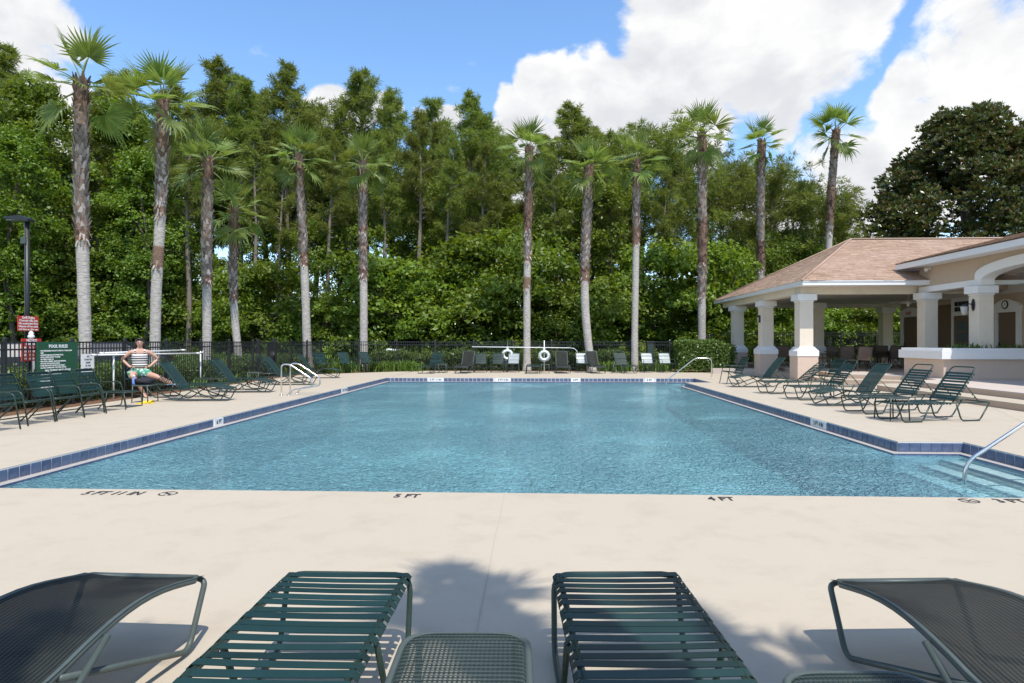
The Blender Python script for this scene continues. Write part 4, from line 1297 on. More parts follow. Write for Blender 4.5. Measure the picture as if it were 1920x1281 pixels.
def palm(idx, pts, r_base, r_top, smooth_to, label, nfr, fsize, spread=(88, -28), seed=0, bands=()):
    """pts: trunk centre line in world; smooth_to: fraction of the trunk that is bare"""
    rr = random.Random(400 + seed)
    base = Vector(pts[0]); H = pts[-1][2] - pts[0][2]
    t = thing('palm_tree', label, 'palm', tuple(base), 0, 'tall fan palms round the pool')
    P = [Vector(p) - base for p in pts]
    # smooth centre line
    def at(f):
        x = f * (len(P) - 1); i = min(int(x), len(P) - 2); q = x - i
        p0, p1, p2, p3 = P[max(i - 1, 0)], P[i], P[i + 1], P[min(i + 2, len(P) - 1)]
        return .5 * ((2 * p1) + (p2 - p0) * q + (2 * p0 - 5 * p1 + 4 * p2 - p3) * q * q + (3 * p1 - p0 - 3 * p2 + p3) * q ** 3)
    n = 44; rad = []; zone = []; C_ = []
    for k in range(n + 1):
        f = k / n; c = at(f); C_.append(c)
        r_ = r_base * (1 + .5 * math.exp(-f * 26)) * (1 - f) + r_top * f
        if f > smooth_to: r_ *= 1.06
        r_ *= rr.uniform(.97, 1.04)
        br = 0.0
        for b0, b1 in bands:
            if b0 <= f <= b1: br = 1.0; r_ *= 1.05
        if f > .93: br = 1.0
        rad.append(r_); zone.append(br if br else (.25 if f < smooth_to else .62))
    b = MB(); b.tube(C_, r_base, 14, rad=rad)
    me = b.mesh('trunk', M['palm_bark'])
    set_attr(me, 'zone', np.concatenate([np.repeat(zone, 14)])[:len(me.vertices)])
    link('trunk', me, t)
    # old leaf bases, spiralled up the rough part
    V = []; Z = []
    turns = H * (1 - smooth_to) / .105
    cnt = int(turns * 7)
    for i in range(cnt):
        f = smooth_to + (1 - smooth_to) * (i + rr.uniform(0, .6)) / cnt
        if f < smooth_to + .03 and rr.random() < .4: continue
        c = at(f); k = min(int(f * n), n); r_ = rad[k]
        a = i * 2.39996 + rr.uniform(-.2, .2)
        e = Vector((math.cos(a), math.sin(a), 0)); tg = Vector((-math.sin(a), math.cos(a), 0))
        h = rr.uniform(.13, .22); w_ = r_ * rr.uniform(.30, .46); outw = rr.uniform(.03, .085)
        p0 = c + e * r_ * .97
        zz = 1.0 if (f > .90 or any(b0 <= f <= b1 for b0, b1 in bands)) else max(0, (f - .62) * 1.5)
        sgn = rr.choice((-1, 1)) * w_ * .45
        V.append([p0 - tg * w_ , p0 + tg * w_, p0 + tg * (w_ * .35 + sgn) + e * outw + Vector((0, 0, h)), p0 - tg * (w_ * .35 - sgn) + e * outw + Vector((0, 0, h))]); Z.append(zz)
    # frayed rim where the bare trunk starts
    for f0 in [smooth_to] + [b0 for b0, _ in bands]:
        for i in range(18):
            f = f0 + rr.uniform(-.012, .02); c = at(max(0, f)); r_ = rad[min(int(f * n), n)]
            a = rr.uniform(0, 2 * PI); e = Vector((math.cos(a), math.sin(a), 0)); tg = Vector((-math.sin(a), math.cos(a), 0)); w_ = r_ * .22; p0 = c + e * r_ * .98
            h = rr.uniform(-.22, -.08); o_ = rr.uniform(.03, .10)
            V.append([p0 - tg * w_, p0 + tg * w_, p0 + tg * w_ * .3 + e * o_ + Vector((0, 0, h)), p0 - tg * w_ * .3 + e * o_ + Vector((0, 0, h))]); Z.append(rr.choice((0, .2, 1)))
    if V:
        me = quads_mesh('leaf_base', np.array([[tuple(q) for q in v] for v in V], dtype=np.float32), M['boot'])
        set_attr(me, 'zone', np.repeat(Z, 4))
        stuff(link('leaf_bases', me, t))
    # fronds
    top = at(1.0)
    for i in range(nfr):
        q = (i + .5) / nfr
        el = spread[0] + (spread[1] - spread[0]) * q + rr.uniform(-9, 9)
        az = i * 2.39996 + rr.uniform(-.35, .35) + seed
        me = rr.choice(FR_UP if el > 52 else FR_MID if el > 5 else FR_LOW)
        o = link('frond', me, t, top + Vector((0, 0, -.02 - q * .34 * fsize)))
        s_ = fsize * rr.uniform(.88, 1.1)
        o.rotation_euler = (Matrix.Rotation(az, 3, 'Z') @ Matrix.Rotation(-R(el), 3, 'Y') @ Matrix.Rotation(rr.uniform(-.5, .5), 3, 'X')).to_euler()
        o.scale = (s_,) * 3
    return t

def palm_px(i, d, cl, base_py, top_py, r_base, r_top, sm, nfr, fs, words, spread=(88, -28), bands=(), zb=-.05):
    """cl: pixel columns of the trunk from base to top, evenly spaced in height"""
    z1 = ZZ(top_py, d); pts = []
    for k, px in enumerate(cl):
        x, y = D(px, d); pts.append((x, y, zb + (z1 - zb) * k / (len(cl) - 1)))
    return palm(i, pts, r_base, r_top * .88, sm, words, nfr + (2 if i > 4 else 0), fs * (.80 if i > 4 else .90), spread, i, bands)

palm_px(1, 18.2, [162, 160, 157, 154, 152, 152, 152], 0, 150, .155, .185, .50, 10, 1.2, 'tallest fan palm at the far left, behind the pool rules sign', (84, -12), ((.49, .52),))
palm_px(2, 20.6, [291, 291, 293, 298, 302, 304, 306], 0, 186, .155, .185, .64, 14, 1.22, 'fan palm with two rusty bands standing behind the seated woman', (86, -22), ((.42, .49), (.60, .635)))
palm_px(3, 23.6, [386, 388, 388, 388, 388, 389, 391], 0, 300, .15, .185, .45, 13, 1.2, 'shorter fan palm with dark boots right of the seated woman', (86, -25), ((.44, .46),))
palm_px(4, 25.6, [449, 446, 441, 438, 437, 438, 439], 0, 392, .15, .15, .48, 12, 1.12, 'shortest fan palm, leaning slightly, beside the metal gate', (86, -25), ((.47, .49), (.75, .9)))
palm_px(5, 32.8, [578, 575, 573, 570, 567, 563, 560], 0, 292, .22, .20, .52, 17, 1.42, 'fan palm with a full crown above the pool ladder', (86, -30), ((.50, .54),))
palm_px(6, 32.9, [683, 682, 682, 681, 680, 680, 679], 0, 305, .20, .22, .44, 16, 1.42, 'fan palm with rusty rings, behind the three left chairs in the plants', (86, -24), ((.45, .48), (.58, .60), (.66, .68)))
palm_px(7, 31.2, [988, 988, 988, 989, 990, 992, 992], 0, 278, .17, .20, .50, 15, 1.28, 'slim fan palm rising between the two life rings', (86, -26), ((.37, .42), (.62, .80)))
palm_px(8, 31.1, [1110, 1102, 1097, 1097, 1099, 1102, 1104], 0, 312, .19, .235, .46, 15, 1.3, 'fan palm with a bent foot beside the first white strap chair', (86, -28), ((.44, .50),))
palm_px(9, 31.3, [1190, 1190, 1191, 1192, 1193, 1193, 1194], 0, 300, .165, .18, .60, 15, 1.28, 'straight fan palm behind the green strap lounger, left of the dark bin', (86, -26), ((.60, .68),))
palm_px(10, 33.3, [1316, 1316, 1316, 1317, 1317, 1316, 1316], 0, 252, .20, .22, .30, 16, 1.5, 'tall fan palm rising behind the clipped hedge block', (86, -36), ((.44, .62),))
palm_px(11, 41.0, [1428, 1427, 1427, 1426, 1426, 1427, 1428], 0, 265, .21, .26, .42, 10, 1.55, 'fan palm just left of the pavilion ridge, over the roof slope', (86, -24), ((.42, .55),))
palm_px(12, 43.0, [1553, 1553, 1553, 1554, 1557, 1562, 1568], 0, 245, .19, .25, .55, 11, 1.7, 'fan palm with a ragged trunk over the middle of the pavilion roof', (86, -30), ((.60, .76),))
# two palms behind the photographer that shade the near deck
def back_palm(shx, shy, H, i, words):
    """palm whose crown throws its shade on deck point (shx, shy)"""
    z = H + .35
    cx, cy_ = shx + SUNV.x / SUNV.z * z, shy + SUNV.y / SUNV.z * z
    return palm(i, [(cx + .15, cy_ - .25, 0), (cx + .1, cy_ - .1, H * .4), (cx, cy_, H * .75), (cx, cy_, H)], .16, .19, .5, words, 11, .47, (84, -35), i)
c = G(846, 1100)
back_palm(c[0], c[1], 7.6, 20, 'fan palm behind the photographer whose crown shades the near deck')
c = G(1150, 1190)
back_palm(c[0] + .35, c[1], 8.2, 22, 'second fan palm behind the photographer shading the right strap lounger')

c = G(70, 1190)
back_palm(c[0], c[1], 7.9, 24, 'third fan palm behind the photographer shading the left sling lounger')

# ------------------------------------------------------------------ hedges and low plants
def hedge(name, label, x0, y0, x1, y1, wid, h, n, size, cat='hedge', mat='hedge', z0=0.0, jag=.08):
    g = np.random.default_rng(int(abs(x0 * 31 + y0 * 17 + h * 100)) % 9999)
    p0 = np.array([x0, y0]); p1 = np.array([x1, y1]); L = np.linalg.norm(p1 - p0); d = (p1 - p0) / L; nn = np.array([-d[1], d[0]])
    m = int(n * 1.25)
    u = g.uniform(0, 1, m) * L; face = g.uniform(0, 1, m)
    w_ = np.where(face < .32, -.5, np.where(face < .42, .5, g.uniform(-.5, .5, m))) * wid
    z = np.where(face < .42, g.uniform(0, 1, m) * h, h)
    low = (face < .42)
    P = np.stack([p0[0] + d[0] * u + nn[0] * w_, p0[1] + d[1] * u + nn[1] * w_, z0 + z], 1)
    P += g.normal(size=P.shape) * np.array([.05, .05, jag])
    bump = .10 * np.sin(u * 1.7) + .06 * np.sin(u * 4.1 + 1); P[:, 2] += bump * (z / h)
    N = np.stack([nn[0] * np.sign(w_) * low, nn[1] * np.sign(w_) * low, 1.0 - .6 * low], 1) * .7 + unit(m, g) * .8
    N /= np.linalg.norm(N, axis=1, keepdims=True)
    V = leaf_quads(P, N, size, g, .5)
    t = thing(name, label, cat, (0, 0, 0))
    # woody middle so that nothing shows through
    s = MB(); c_ = (p0 + p1) / 2
    for k in range(max(3, int(L / .45))):
        q = p0 + d * (k + .5) * L / max(3, int(L / .45)); 
        s.tube([(q[0], q[1], z0 - .05), (q[0] + nn[0] * .08, q[1] + nn[1] * .08, z0 + h * .8)], .02, 4)
        s.tube([(q[0], q[1], z0 + .1), (q[0] + d[0] * .2, q[1] + d[1] * .2, z0 + h * .85)], .015, 4)
    s.build('stems', M['bark_dark'], t)
    gi = np.random.default_rng(3); Pi = np.stack([g.uniform(0, 1, m // 2) * L, g.uniform(-.4, .4, m // 2) * wid, g.uniform(.05, .9, m // 2) * h], 1)
    Pw = np.stack([p0[0] + d[0] * Pi[:, 0] + nn[0] * Pi[:, 1], p0[1] + d[1] * Pi[:, 0] + nn[1] * Pi[:, 1], z0 + Pi[:, 2]], 1)
    V2 = leaf_quads(Pw, unit(len(Pw), g), size * 1.5, g, .7)
    link('foliage', quads_mesh('foliage', np.concatenate([V, V2]), M[mat]), t)
    return t
hedge('hedge', 'long clipped hedge behind the fence at the far end of the pool', -8.6, 32.9, 6.2, 32.9, 1.1, .80, 12500, .11)
hedge('hedge', 'low hedge behind the left fence and the sun loungers', -11.8, 9.0, -11.8, 31.0, 1.0, .62, 15000, .10)
hedge('hedge_block', 'tall boxy clipped hedge block left of the first pavilion column', 6.6, 31.0, 9.2, 31.0, 1.5, 1.20, 6500, .11, z0=.1)
hedge('hedge', 'small hedge seen between the first two pavilion columns', 11.2, 38.4, 16.0, 38.6, .9, .95, 3000, .13)
def strappy(name, label, x, y, n, h, sp, seed):
    g = np.random.default_rng(seed); t = thing(name, label, 'plant', (x, y, -.02))
    V = []
    for i in range(n):
        bx, by = g.normal() * sp[0], g.normal() * sp[1]; a = g.uniform(0, 2 * PI); L = h * g.uniform(.6, 1.15); w_ = .018 * g.uniform(.7, 1.3)
        o_ = np.array([bx, by, 0]); e = np.array([math.cos(a), math.sin(a), 0]); s_ = np.array([-e[1], e[0], 0]) * w_
        lean = g.uniform(.15, .75)
        q0 = o_; q1 = o_ + e * L * lean * .35 + np.array([0, 0, L * .6]); q2 = o_ + e * L * lean + np.array([0, 0, L * (.95 - lean * .35)])
        V.append([q0 - s_, q0 + s_, q1 + s_, q1 - s_]); V.append([q1 - s_, q1 + s_, q2 + s_ * .15, q2 - s_ * .15])
    link('leaves', quads_mesh('leaves', np.array(V), M['grassy']), t)
    return t
# sunlit tall grass between the fence and the wood
g = np.random.default_rng(17); n = 15000
u = g.uniform(0, 1, n)
gx = np.where(g.uniform(0, 1, n) < .45, g.uniform(-14.8, -13.2, n), g.uniform(-27, 7, n)); gy = np.where(gx > -13.0, g.uniform(34.2, 36.8, n), np.where(gx > -15, g.uniform(17, 36, n), g.uniform(33.5, 37, n)))
o_ = np.stack([gx, gy, np.full(n, -.06)], 1); az = g.uniform(0, 2 * PI, n); L_ = g.uniform(.35, .95, n)
e_ = np.stack([np.cos(az), np.sin(az), np.zeros(n)], 1); s_ = np.stack([-np.sin(az), np.cos(az), np.zeros(n)], 1) * .025
m1 = o_ + e_ * (L_ * .15)[:, None] + np.array([0, 0, 1]) * (L_ * .6)[:, None]; m2 = o_ + e_ * (L_ * .5)[:, None] + np.array([0, 0, 1]) * L_[:, None]
stuff(link('tall_grass', quads_mesh('tall_grass', np.concatenate([np.stack([o_ - s_, o_ + s_, m1 + s_, m1 - s_], 1), np.stack([m1 - s_, m1 + s_, m2 + s_ * .2, m2 - s_ * .2], 1)]), M['grassy'])))
pr = random.Random(9)
PLANTS = [(720, 30.9, 'between the ladder end chairs and the fence post'), (748, 31.2, 'left of the first lounger of the far row'), (770, 31.3, 'beside the first lounger of the far row'),
          (633, 30.4, 'between the first two chairs in the left plants'), (655, 30.6, 'behind the second chair in the left plants'), (700, 30.8, 'right of the third chair in the left plants'), (616, 29.6, 'behind the first chair in the left plants'),
          (1136, 31.3, 'right of the eighth palm'), (1160, 31.2, 'behind the small table of the far row'), (1196, 31.3, 'behind the ninth palm foot'), (1235, 31.2, 'between the last two white chairs')]
for i, (px, d, words) in enumerate(PLANTS):
    x, y = D(px, d); strappy('strappy_plant', 'clump of bright strap leaves ' + words, x, y, 130, .62, (.32, .22), 50 + i)
LEFTP = [(300, 19.5), (352, 20.5), (405, 22.0), (440, 24.0), (520, 27.5), (560, 29.2)]
LW = ['behind the two nearest left loungers', 'behind the third palm side loungers', 'under the third palm', 'under the shortest palm', 'right of the metal gate', 'behind the pool ladder']
for i, (px, d) in enumerate(LEFTP):
    x, y = D(px, d); strappy('strappy_plant', 'low leafy clump ' + LW[i], x, y, 90, .45, (.3, .3), 80 + i)
# plants in the long planter
for i, (x, y, words) in enumerate([(13.6, 20.9, 'dry stems and a bright tuft at the lit end of the planter'), (14.9, 20.8, 'dark leafy sprig in the planter below the lantern'), (16.4, 20.8, 'low green edging in the shaded end of the planter')]):
    o = strappy('planter_plant', words, x, y, 70, .34, (.28, .12), 120 + i); o.location.z = 1.12
# ================================================================== FURNITURE
def strap_mesh(w, bw, t=.004, wrap=True):
    """a vinyl strap across the rails, width w (across), band width bw, wrapped round both tubes"""
    b = MB(); h = w / 2
    prof = [(-h - .004, -.022), (-h - .013, -.004), (-h + .004, .0125), (-h * .5, .0105), (0, .0095), (h * .5, .0105), (h - .004, .0125), (h + .013, -.004), (h + .004, -.022)]
    n = len(prof); vs = []
    for y, z in prof:
        for x in (-bw / 2, bw / 2): vs.append((x, y, z))
    for y, z in prof:
        for x in (-bw / 2, bw / 2): vs.append((x, y, z - t))
    fs = []
    for i in range(n - 1):
        a = i * 2; fs.append((a, a + 2, a + 3, a + 1)); c = 2 * n + i * 2; fs.append((c, c + 1, c + 3, c + 2))
        fs.append((a, c, c + 2, a + 2)); fs.append((a + 1, a + 3, c + 3, c + 1))
    fs += [(0, 1, 2 * n + 1, 2 * n), (2 * n - 2, 4 * n - 2, 4 * n - 1, 2 * n - 1)]
    b.add(vs, fs, 0, False); return b

def straps(root, me, line, a0, a1, step, rr, jit=.006, z=0.0, drop=()):
    """place strap copies along a straight line of the rails (x, z) from distance a0 to a1"""
    (x0, z0), (x1, z1) = line; L = math.hypot(x1 - x0, z1 - z0); th = math.atan2(z1 - z0, x1 - x0)
    n = int((a1 - a0) / step)
    for i in range(n + 1):
        if i in drop: continue
        a = a0 + i * step + rr.uniform(-jit, jit)
        o = link('strap', me, root, (x0 + (x1 - x0) * a / L, 0, z0 + (z1 - z0) * a / L + z))
        o.rotation_euler = (rr.uniform(-.006, .006), -th + rr.uniform(-.05, .05), rr.uniform(-.010, .010)); o.location.z += rr.uniform(-.0015, .0015)

SM_L = strap_mesh(.58, .046, .003)
def strap_lounger(name, label, ang, matS, seed=1, L=1.95, near=False, step=.0645, fr='frame'):
    """foot at x=0 looking along +x to the head; rails at y=+-.29"""
    rr = random.Random(seed)
    t = thing(name, label, 'sun lounger')
    F = M[fr]; me = SM_L.mesh('strap', M[matS])
    s = MB(); z = .335
    s.tube([(.66, -.295, z - .02), (.50, -.30, .013), (.10, -.30, .013), (0, -.295, z), (0, .295, z), (.10, .30, .013), (.50, .30, .013), (.66, .295, z - .02)], .0135, 8, fil=.075)
    s.build('front_leg_frame', F, t)
    for sg in (-1, 1):
        s = MB(); s.tube([(1.20, sg * .295, z - .02), (1.30, sg * .30, .013), (1.68, sg * .30, .013), (L - .06, sg * .295, z - .01)], .0135, 8, fil=.075); s.build('leg', F, t)
    s = MB()
    s.tube([(.015, -.27, z), (L, -.27, z), (L, .27, z), (.015, .27, z)], .0135, 8, fil=.07); s.build('seat_frame', F, t)
    px_ = 1.16; A = R(ang); BL = .80
    ex = (px_ + BL * math.cos(A), z + .012 + BL * math.sin(A))
    s = MB(); s.tube([(px_, -.255, z + .012), (ex[0], -.255, ex[1]), (ex[0], .255, ex[1]), (px_, .255, z + .012)], .0135, 8, fil=.085); bf = s.build('back_frame', F, t)
    straps(t, me, ((0, z), (px_, z)), .035, px_ - .03, step, rr)
    straps(t, me, ((px_, z + .012), ex), .06, BL - (.10 if ang > 5 else .05), step, rr)
    if ang > 5:
        for sg in (-1, 1):
            q = .52
            s = MB(); s.tube([(px_ + BL * q * math.cos(A), sg * .262, z + BL * q * math.sin(A)), (px_ + BL * q * math.cos(A) + .30 * math.sin(A) + .05, sg * .268, z + .012)], .009, 6)
            for k in range(3):
                f = .55 + .16 * k; a = Vector((px_ + BL * q * math.cos(A), sg * .262, z + BL * q * math.sin(A))).lerp(Vector((px_ + BL * q * math.cos(A) + .30 * math.sin(A) + .05, sg * .268, z + .012)), f)
                s.box(a - Vector((.012, 0, .012)), (.02, .012, .02))
            s.build('back_support', F, t)
    return t

def sling_lounger(name, label, ang, matS, fr='frame', hump=.075):
    """foot at x=0; contoured sling on bent rails with zigzag legs"""
    t = thing(name, label, 'sun lounger'); F = M[fr]; z0 = .30
    def rail(x): return z0 + hump * math.sin(PI * min(1, max(0, x) / .95)) ** 1.2 - (.03 * max(0, x - .8))
    px_ = 1.12; A = R(ang); BL = .82
    xs = [px_ * k / 14 for k in range(15)]
    seat = [(x, rail(x)) for x in xs]
    back = []
    for k in range(1, 9):
        f = k / 8; q = BL * f
        back.append((px_ + q * math.cos(A) , rail(px_) + q * math.sin(A) + .03 * math.sin(PI * f) * (1 if ang > 5 else 0)))
    s = MB(); yr = .295
    pts = [(x, -yr, z) for x, z in seat[::-1]] + [(-.0, -yr + .0, z0)][:0] + [(x, yr, z) for x, z in seat]
    s.tube([(seat[14][0] + .6, -yr, z0 - .01)] + [(x, -yr, z) for x, z in seat[::-1][:-1]] + [(0.0, -yr + .03, z0), (0.0, yr - .03, z0)] + [(x, yr, z) for x, z in seat[1:]] + [(seat[14][0] + .6, yr, z0 - .01)], .0145, 8)
    s.build('seat_frame', F, t)
    for sg in (-1, 1):
        s = MB(); s.tube([(.0, sg * (yr - .05), z0), (.0, sg * (yr + .012), z0 - .01), (.15, sg * (yr + .015), .014), (.92, sg * (yr + .012), rail(.9) - .012)], .0135, 8, fil=.06); s.build('front_leg', F, t)
        s = MB(); s.tube([(.70, sg * (yr + .026), rail(.7) - .01), (1.18, sg * (yr + .03), .014), (1.70, sg * (yr + .012), z0 - .03)], .0135, 8, fil=.09); s.build('rear_leg', F, t)
    s = MB(); s.tube([(px_, -.27, rail(px_))] + [(x, -.27, z) for x, z in back[:-1]] + [(back[-1][0], -.27, back[-1][1]), (back[-1][0], .27, back[-1][1])] + [(x, .27, z) for x, z in back[:-1][::-1]] + [(px_, .27, rail(px_))], .0145, 8, fil=.05)
    s.build('back_frame', F, t)
    def loft(line, yw, sag):
        n = len(line) - 1
        def fn(u, v):
            i = min(int(u * n), n - 1); q = u * n - i
            x = line[i][0] * (1 - q) + line[i + 1][0] * q; z = line[i][1] * (1 - q) + line[i + 1][1] * q
            w_ = (v * 2 - 1)
            return (x, w_ * yw, z + .012 - sag * (1 - w_ * w_) * math.sin(PI * min(1, u + .12)) ** .5 if u < .9 else z + .012 - sag * (1 - w_ * w_) * .6)
        b = MB(); b.grid(fn, n * 2, 10); return b
    loft(seat, yr + .012, .022).build('seat_sling', M[matS], t)
    loft([(px_, rail(px_))] + back, .285, .02).build('back_sling', M[matS], t)
    s = MB(); s.tube([(px_, -yr, rail(px_) - .01), (px_, yr, rail(px_) - .01)], .012, 6); s.build('cross_bar', F, t)
    if ang > 5:
        for sg in (-1, 1):
            q = .45
            s = MB(); s.tube([(px_ + BL * q * math.cos(A), sg * .28, rail(px_) + BL * q * math.sin(A)), (1.64, sg * .285, z0)], .008, 6); s.build('back_support', F, t)
    return t

SM_C = strap_mesh(.50, .050)
def armchair(name, label, matS, sling=None, fr='frame', seed=1):
    """seat faces +x; origin on the floor under the seat"""
    rr = random.Random(seed); t = thing(name, label, 'armchair'); F = M[fr]
    for sg in (-1, 1):
        y = sg * .285
        s = MB(); s.tube([(.36, y * 1.03, .012), (.24, y * 1.02, .60), (-.22, y * .98, .585), (-.245, y * .93, .56)], .0125, 8, fil=.11); s.build('arm_frame', F, t)
        s = MB(); s.tube([(.12, y * .97, .40), (-.30, y, .012)], .0125, 8); s.build('rear_leg', F, t)
    s = MB(); s.tube([(-.20, -.25, .36), (.27, -.25, .42), (.27, .25, .42), (-.20, .25, .36)], .0125, 8, fil=.07); s.build('seat_frame', F, t)
    s = MB(); s.tube([(-.14, -.25, .34), (-.40, -.25, .87), (-.40, .25, .87), (-.14, .25, .34)], .0125, 8, fil=.08); s.build('back_frame', F, t)
    s = MB(); s.tube([(-.24, -.282, .095), (-.24, .282, .095)], .011, 6); s.build('stretcher', F, t)
    s = MB(); s.tube([(.275, -.288, .40), (.275, .288, .40)], .011, 6); s.build('front_bar', F, t)
    if sling:
        b = MB(); b.grid(lambda u, v: (-.18 + .46 * u, (v * 2 - 1) * .262, .365 + .06 * u + .012 - .02 * (1 - (v * 2 - 1) ** 2)), 6, 6); b.build('seat_sling', M[sling], t)
        b = MB(); b.grid(lambda u, v: (-.15 - .25 * u, (v * 2 - 1) * .262, .36 + .505 * u + .006), 6, 6); b.build('back_sling', M[sling], t)
    else:
        me = SM_C.mesh('strap', M[matS])
        straps(t, me, ((-.20, .36), (.27, .42)), .05, .46, .062, rr)
        straps(t, me, ((-.14, .34), (-.40, .87)), .12, .575, .064, rr)
    return t

def side_table(name, label, size=.43, h=.42, mat='weave', fr='frame_grey'):
    t = thing(name, label, 'side table'); a = size / 2; F = M[fr]
    s = MB(); s.tube([(-a, -a, h - .016), (a, -a, h - .016), (a, a, h - .016), (-a, a, h - .016)], .014, 8, True, fil=.10); s.build('top_frame', F, t)
    for i, j in ((-1, -1), (1, -1), (1, 1), (-1, 1)):
        s = MB(); s.tube([(i * (a - .045), j * (a + .006), h - .02), (i * (a - .03), j * (a + .016), .0)], .0125, 8); s.build('leg', F, t)
    def fn(u, v):
        x, y = u * 2 - 1, v * 2 - 1
        # squircle
        k = 1 / max(1e-6, (abs(x) ** 5 + abs(y) ** 5) ** .2) * max(abs(x), abs(y)) if (x or y) else 1
        X, Y = x * k, y * k; e = max(abs(x), abs(y))
        edge = max(0, e - .82) / .18
        return (X * (a + .012), Y * (a + .012), h + .004 - .035 * edge ** 2)
    b = MB(); b.grid(fn, 16, 16); b.build('woven_top', M[mat], t)
    return t

def face_to(dx, dy): return math.atan2(dy, dx)

# ---------------------------------------------------------------- the row right in front of the camera
def lay(proto, foot_left_px, foot_right_px, py, z, yawdeg, label, group=None, scale=None, shift=0):
    a = Vector(G(foot_left_px, py, z)); b = Vector(G(foot_right_px, py, z)); c = (a + b) / 2
    return PR.put(proto, (c.x, c.y, 0), R(-90 + yawdeg), label, group, scale)
ST0 = strap_lounger('strap_lounger', '', 0, 'strap', 5)
SL0 = sling_lounger('sling_lounger', '', 0, 'sling', 'frame_grey')
GF = 'sun loungers lined up nearest the camera'
lay(ST0, 535, 775, 1077, .335, 0.5, 'near flat green strap lounger left of the small woven table', GF)
ST0b = lay(ST0, 1022, 1286, 1077, .335, 3.0, 'near flat green strap lounger right of the small woven table', GF)
lay(SL0, 165, 378, 1081, .30, -1.5, 'near contoured sling lounger cut by the left edge of the picture', GF)
lay(SL0, 1553, 1795, 1090, .30, 4.0, 'near contoured sling lounger in full sun at the bottom right', GF)
TB0 = side_table('side_table', '')
GT = 'small woven side tables'
xy = D(866, 2.06); PR.put(TB0, (*xy, 0), R(2), 'woven side table between the two near strap loungers', GT)
xy = D(1662, 1.79); PR.put(TB0, (*xy, 0), R(3), 'woven side table at the bottom edge by the sunlit sling lounger', GT)

# ---------------------------------------------------------------- left row
CH0 = armchair('strap_armchair', '', 'strap', seed=3)
GL = 'green strap armchairs beside the pool rules sign'
for i, (px, d, a, lb) in enumerate([(-24, 10.3, 2, 'green strap armchair half cut off at the left edge of the picture'), (48, 11.25, 4, 'green strap armchair left of the pool rules sign'),
                                    (108, 11.95, -3, 'green strap armchair right in front of the pool rules sign'), (152, 12.6, 3, 'green strap armchair at the right edge of the pool rules sign'),
                                    (192, 13.35, 0, 'green strap armchair in front of the white notice')]):
    x, y = D(px, d); PR.put(CH0, (x - .05, y, 0), R(a - 6), lb, GL)
x, y = D(232, 14.25)
ot = thing('strap_ottoman', 'low green strap footrest beside the bag table', 'footrest', (x, y, 0), R(-4))
s = MB(); s.tube([(-.24, -.25, .33), (.24, -.25, .33), (.24, .25, .33), (-.24, .25, .33)], .0125, 8, True, fil=.07); s.build('top_frame', M['frame'], ot)
for i in (-1, 1):
    s = MB(); s.tube([(i * .2, -.255, .33), (i * .26, -.26, .012), (i * .26, .26, .012), (i * .2, .255, .33)], .0125, 8, fil=.06); s.build('leg', M['frame'], ot)
straps(ot, SM_C.mesh('strap', M['strap']), ((-.24, .33), (.24, .33)), .04, .45, .062, random.Random(3))
x, y = D(272, 15.3); TBL = PR.put(TB0, (x, y, 0), R(4), 'small table holding the dark bag by the seated woman', GT, (1.0, 1.0, 1.0))
# things on and by the table
bg_ = thing('beach_bag', 'dark slumped beach bag lying on the small table', 'bag', (x - .02, y, .42), R(20))
def blob(b, c, rx, ry, rz, seed, amp=.25):
    rr = random.Random(seed); ph = [rr.uniform(0, 6) for _ in range(6)]
    b0 = len(b.v); b.ball(c, rx, ry, rz, 18, 10)
    for i in range(b0, len(b.v)):
        v = Vector(b.v[i]); d = v - Vector(c)
        k = 1 + amp * (math.sin(d.x * 24 + ph[0]) * math.sin(d.y * 22 + ph[1]) * .5 + .4 * math.sin(d.z * 40 + ph[2] + d.x * 18))
        q = Vector(c) + Vector((d.x * k, d.y * k, d.z * k)); q.z = max(q.z, c[2] - rz * .8); b.v[i] = tuple(q)
s = MB(); blob(s, (0, 0, .08), .23, .17, .10, 4); s.build('bag_body', M['black_cloth'], bg_)
s = MB(); s.tube([(-.12, .05, .14), (-.09, .0, .21), (.08, -.02, .19), (.12, .02, .13)], .012, 6, fil=.05); s.build('strap_handle', M['black_cloth'], bg_)
x2, y2 = D(237, 15.1)
cp = thing('blue_bottle', 'blue plastic bottle on the small table edge beside the bag', 'bottle', (x - .20, y - .10, .42), 0)
s = MB(); s.lathe([(.04, 0), (.048, .02), (.048, .13), (.02, .17), (.02, .19)], seg=14); s.build('bottle_body', M['blue_plastic'], cp)
s = MB(); s.lathe([(.024, .19), (.024, .22), (.012, .23)], seg=12); s.build('bottle_cap', M['white_plastic'], cp)
for k, (px, py, a) in enumerate(((267, 757.5, 20), (280, 756.5, -15))):
    x3, y3 = G(px, py)
    sd_ = thing('yellow_sandal', ['yellow foam sandal on the deck nearer the armchairs', 'yellow foam sandal on the deck nearer the loungers'][k], 'sandal', (x3, y3, 0), R(a), 'pair of yellow sandals')
    s = MB(); n = 18
    po = [(.13 * math.cos(2 * PI * q / n), (.05 + .012 * math.cos(2 * PI * q / n)) * math.sin(2 * PI * q / n)) for q in range(n)]
    s.prism(po, .0, .03); s.build('sole', M['yellow'], sd_)
    s = MB(); s.grid(lambda u, v: (.02 + .08 * u, .055 * math.cos(PI * v), .028 + .045 * math.sin(PI * v)), 4, 10); s.build('upper_band', M['yellow'], sd_)
SLg = sling_lounger('sling_lounger', '', 52, 'sling_green', 'frame')
STg = strap_lounger('strap_lounger', '', 55, 'strap', 8)
GLL = 'sun loungers along the left side of the pool'
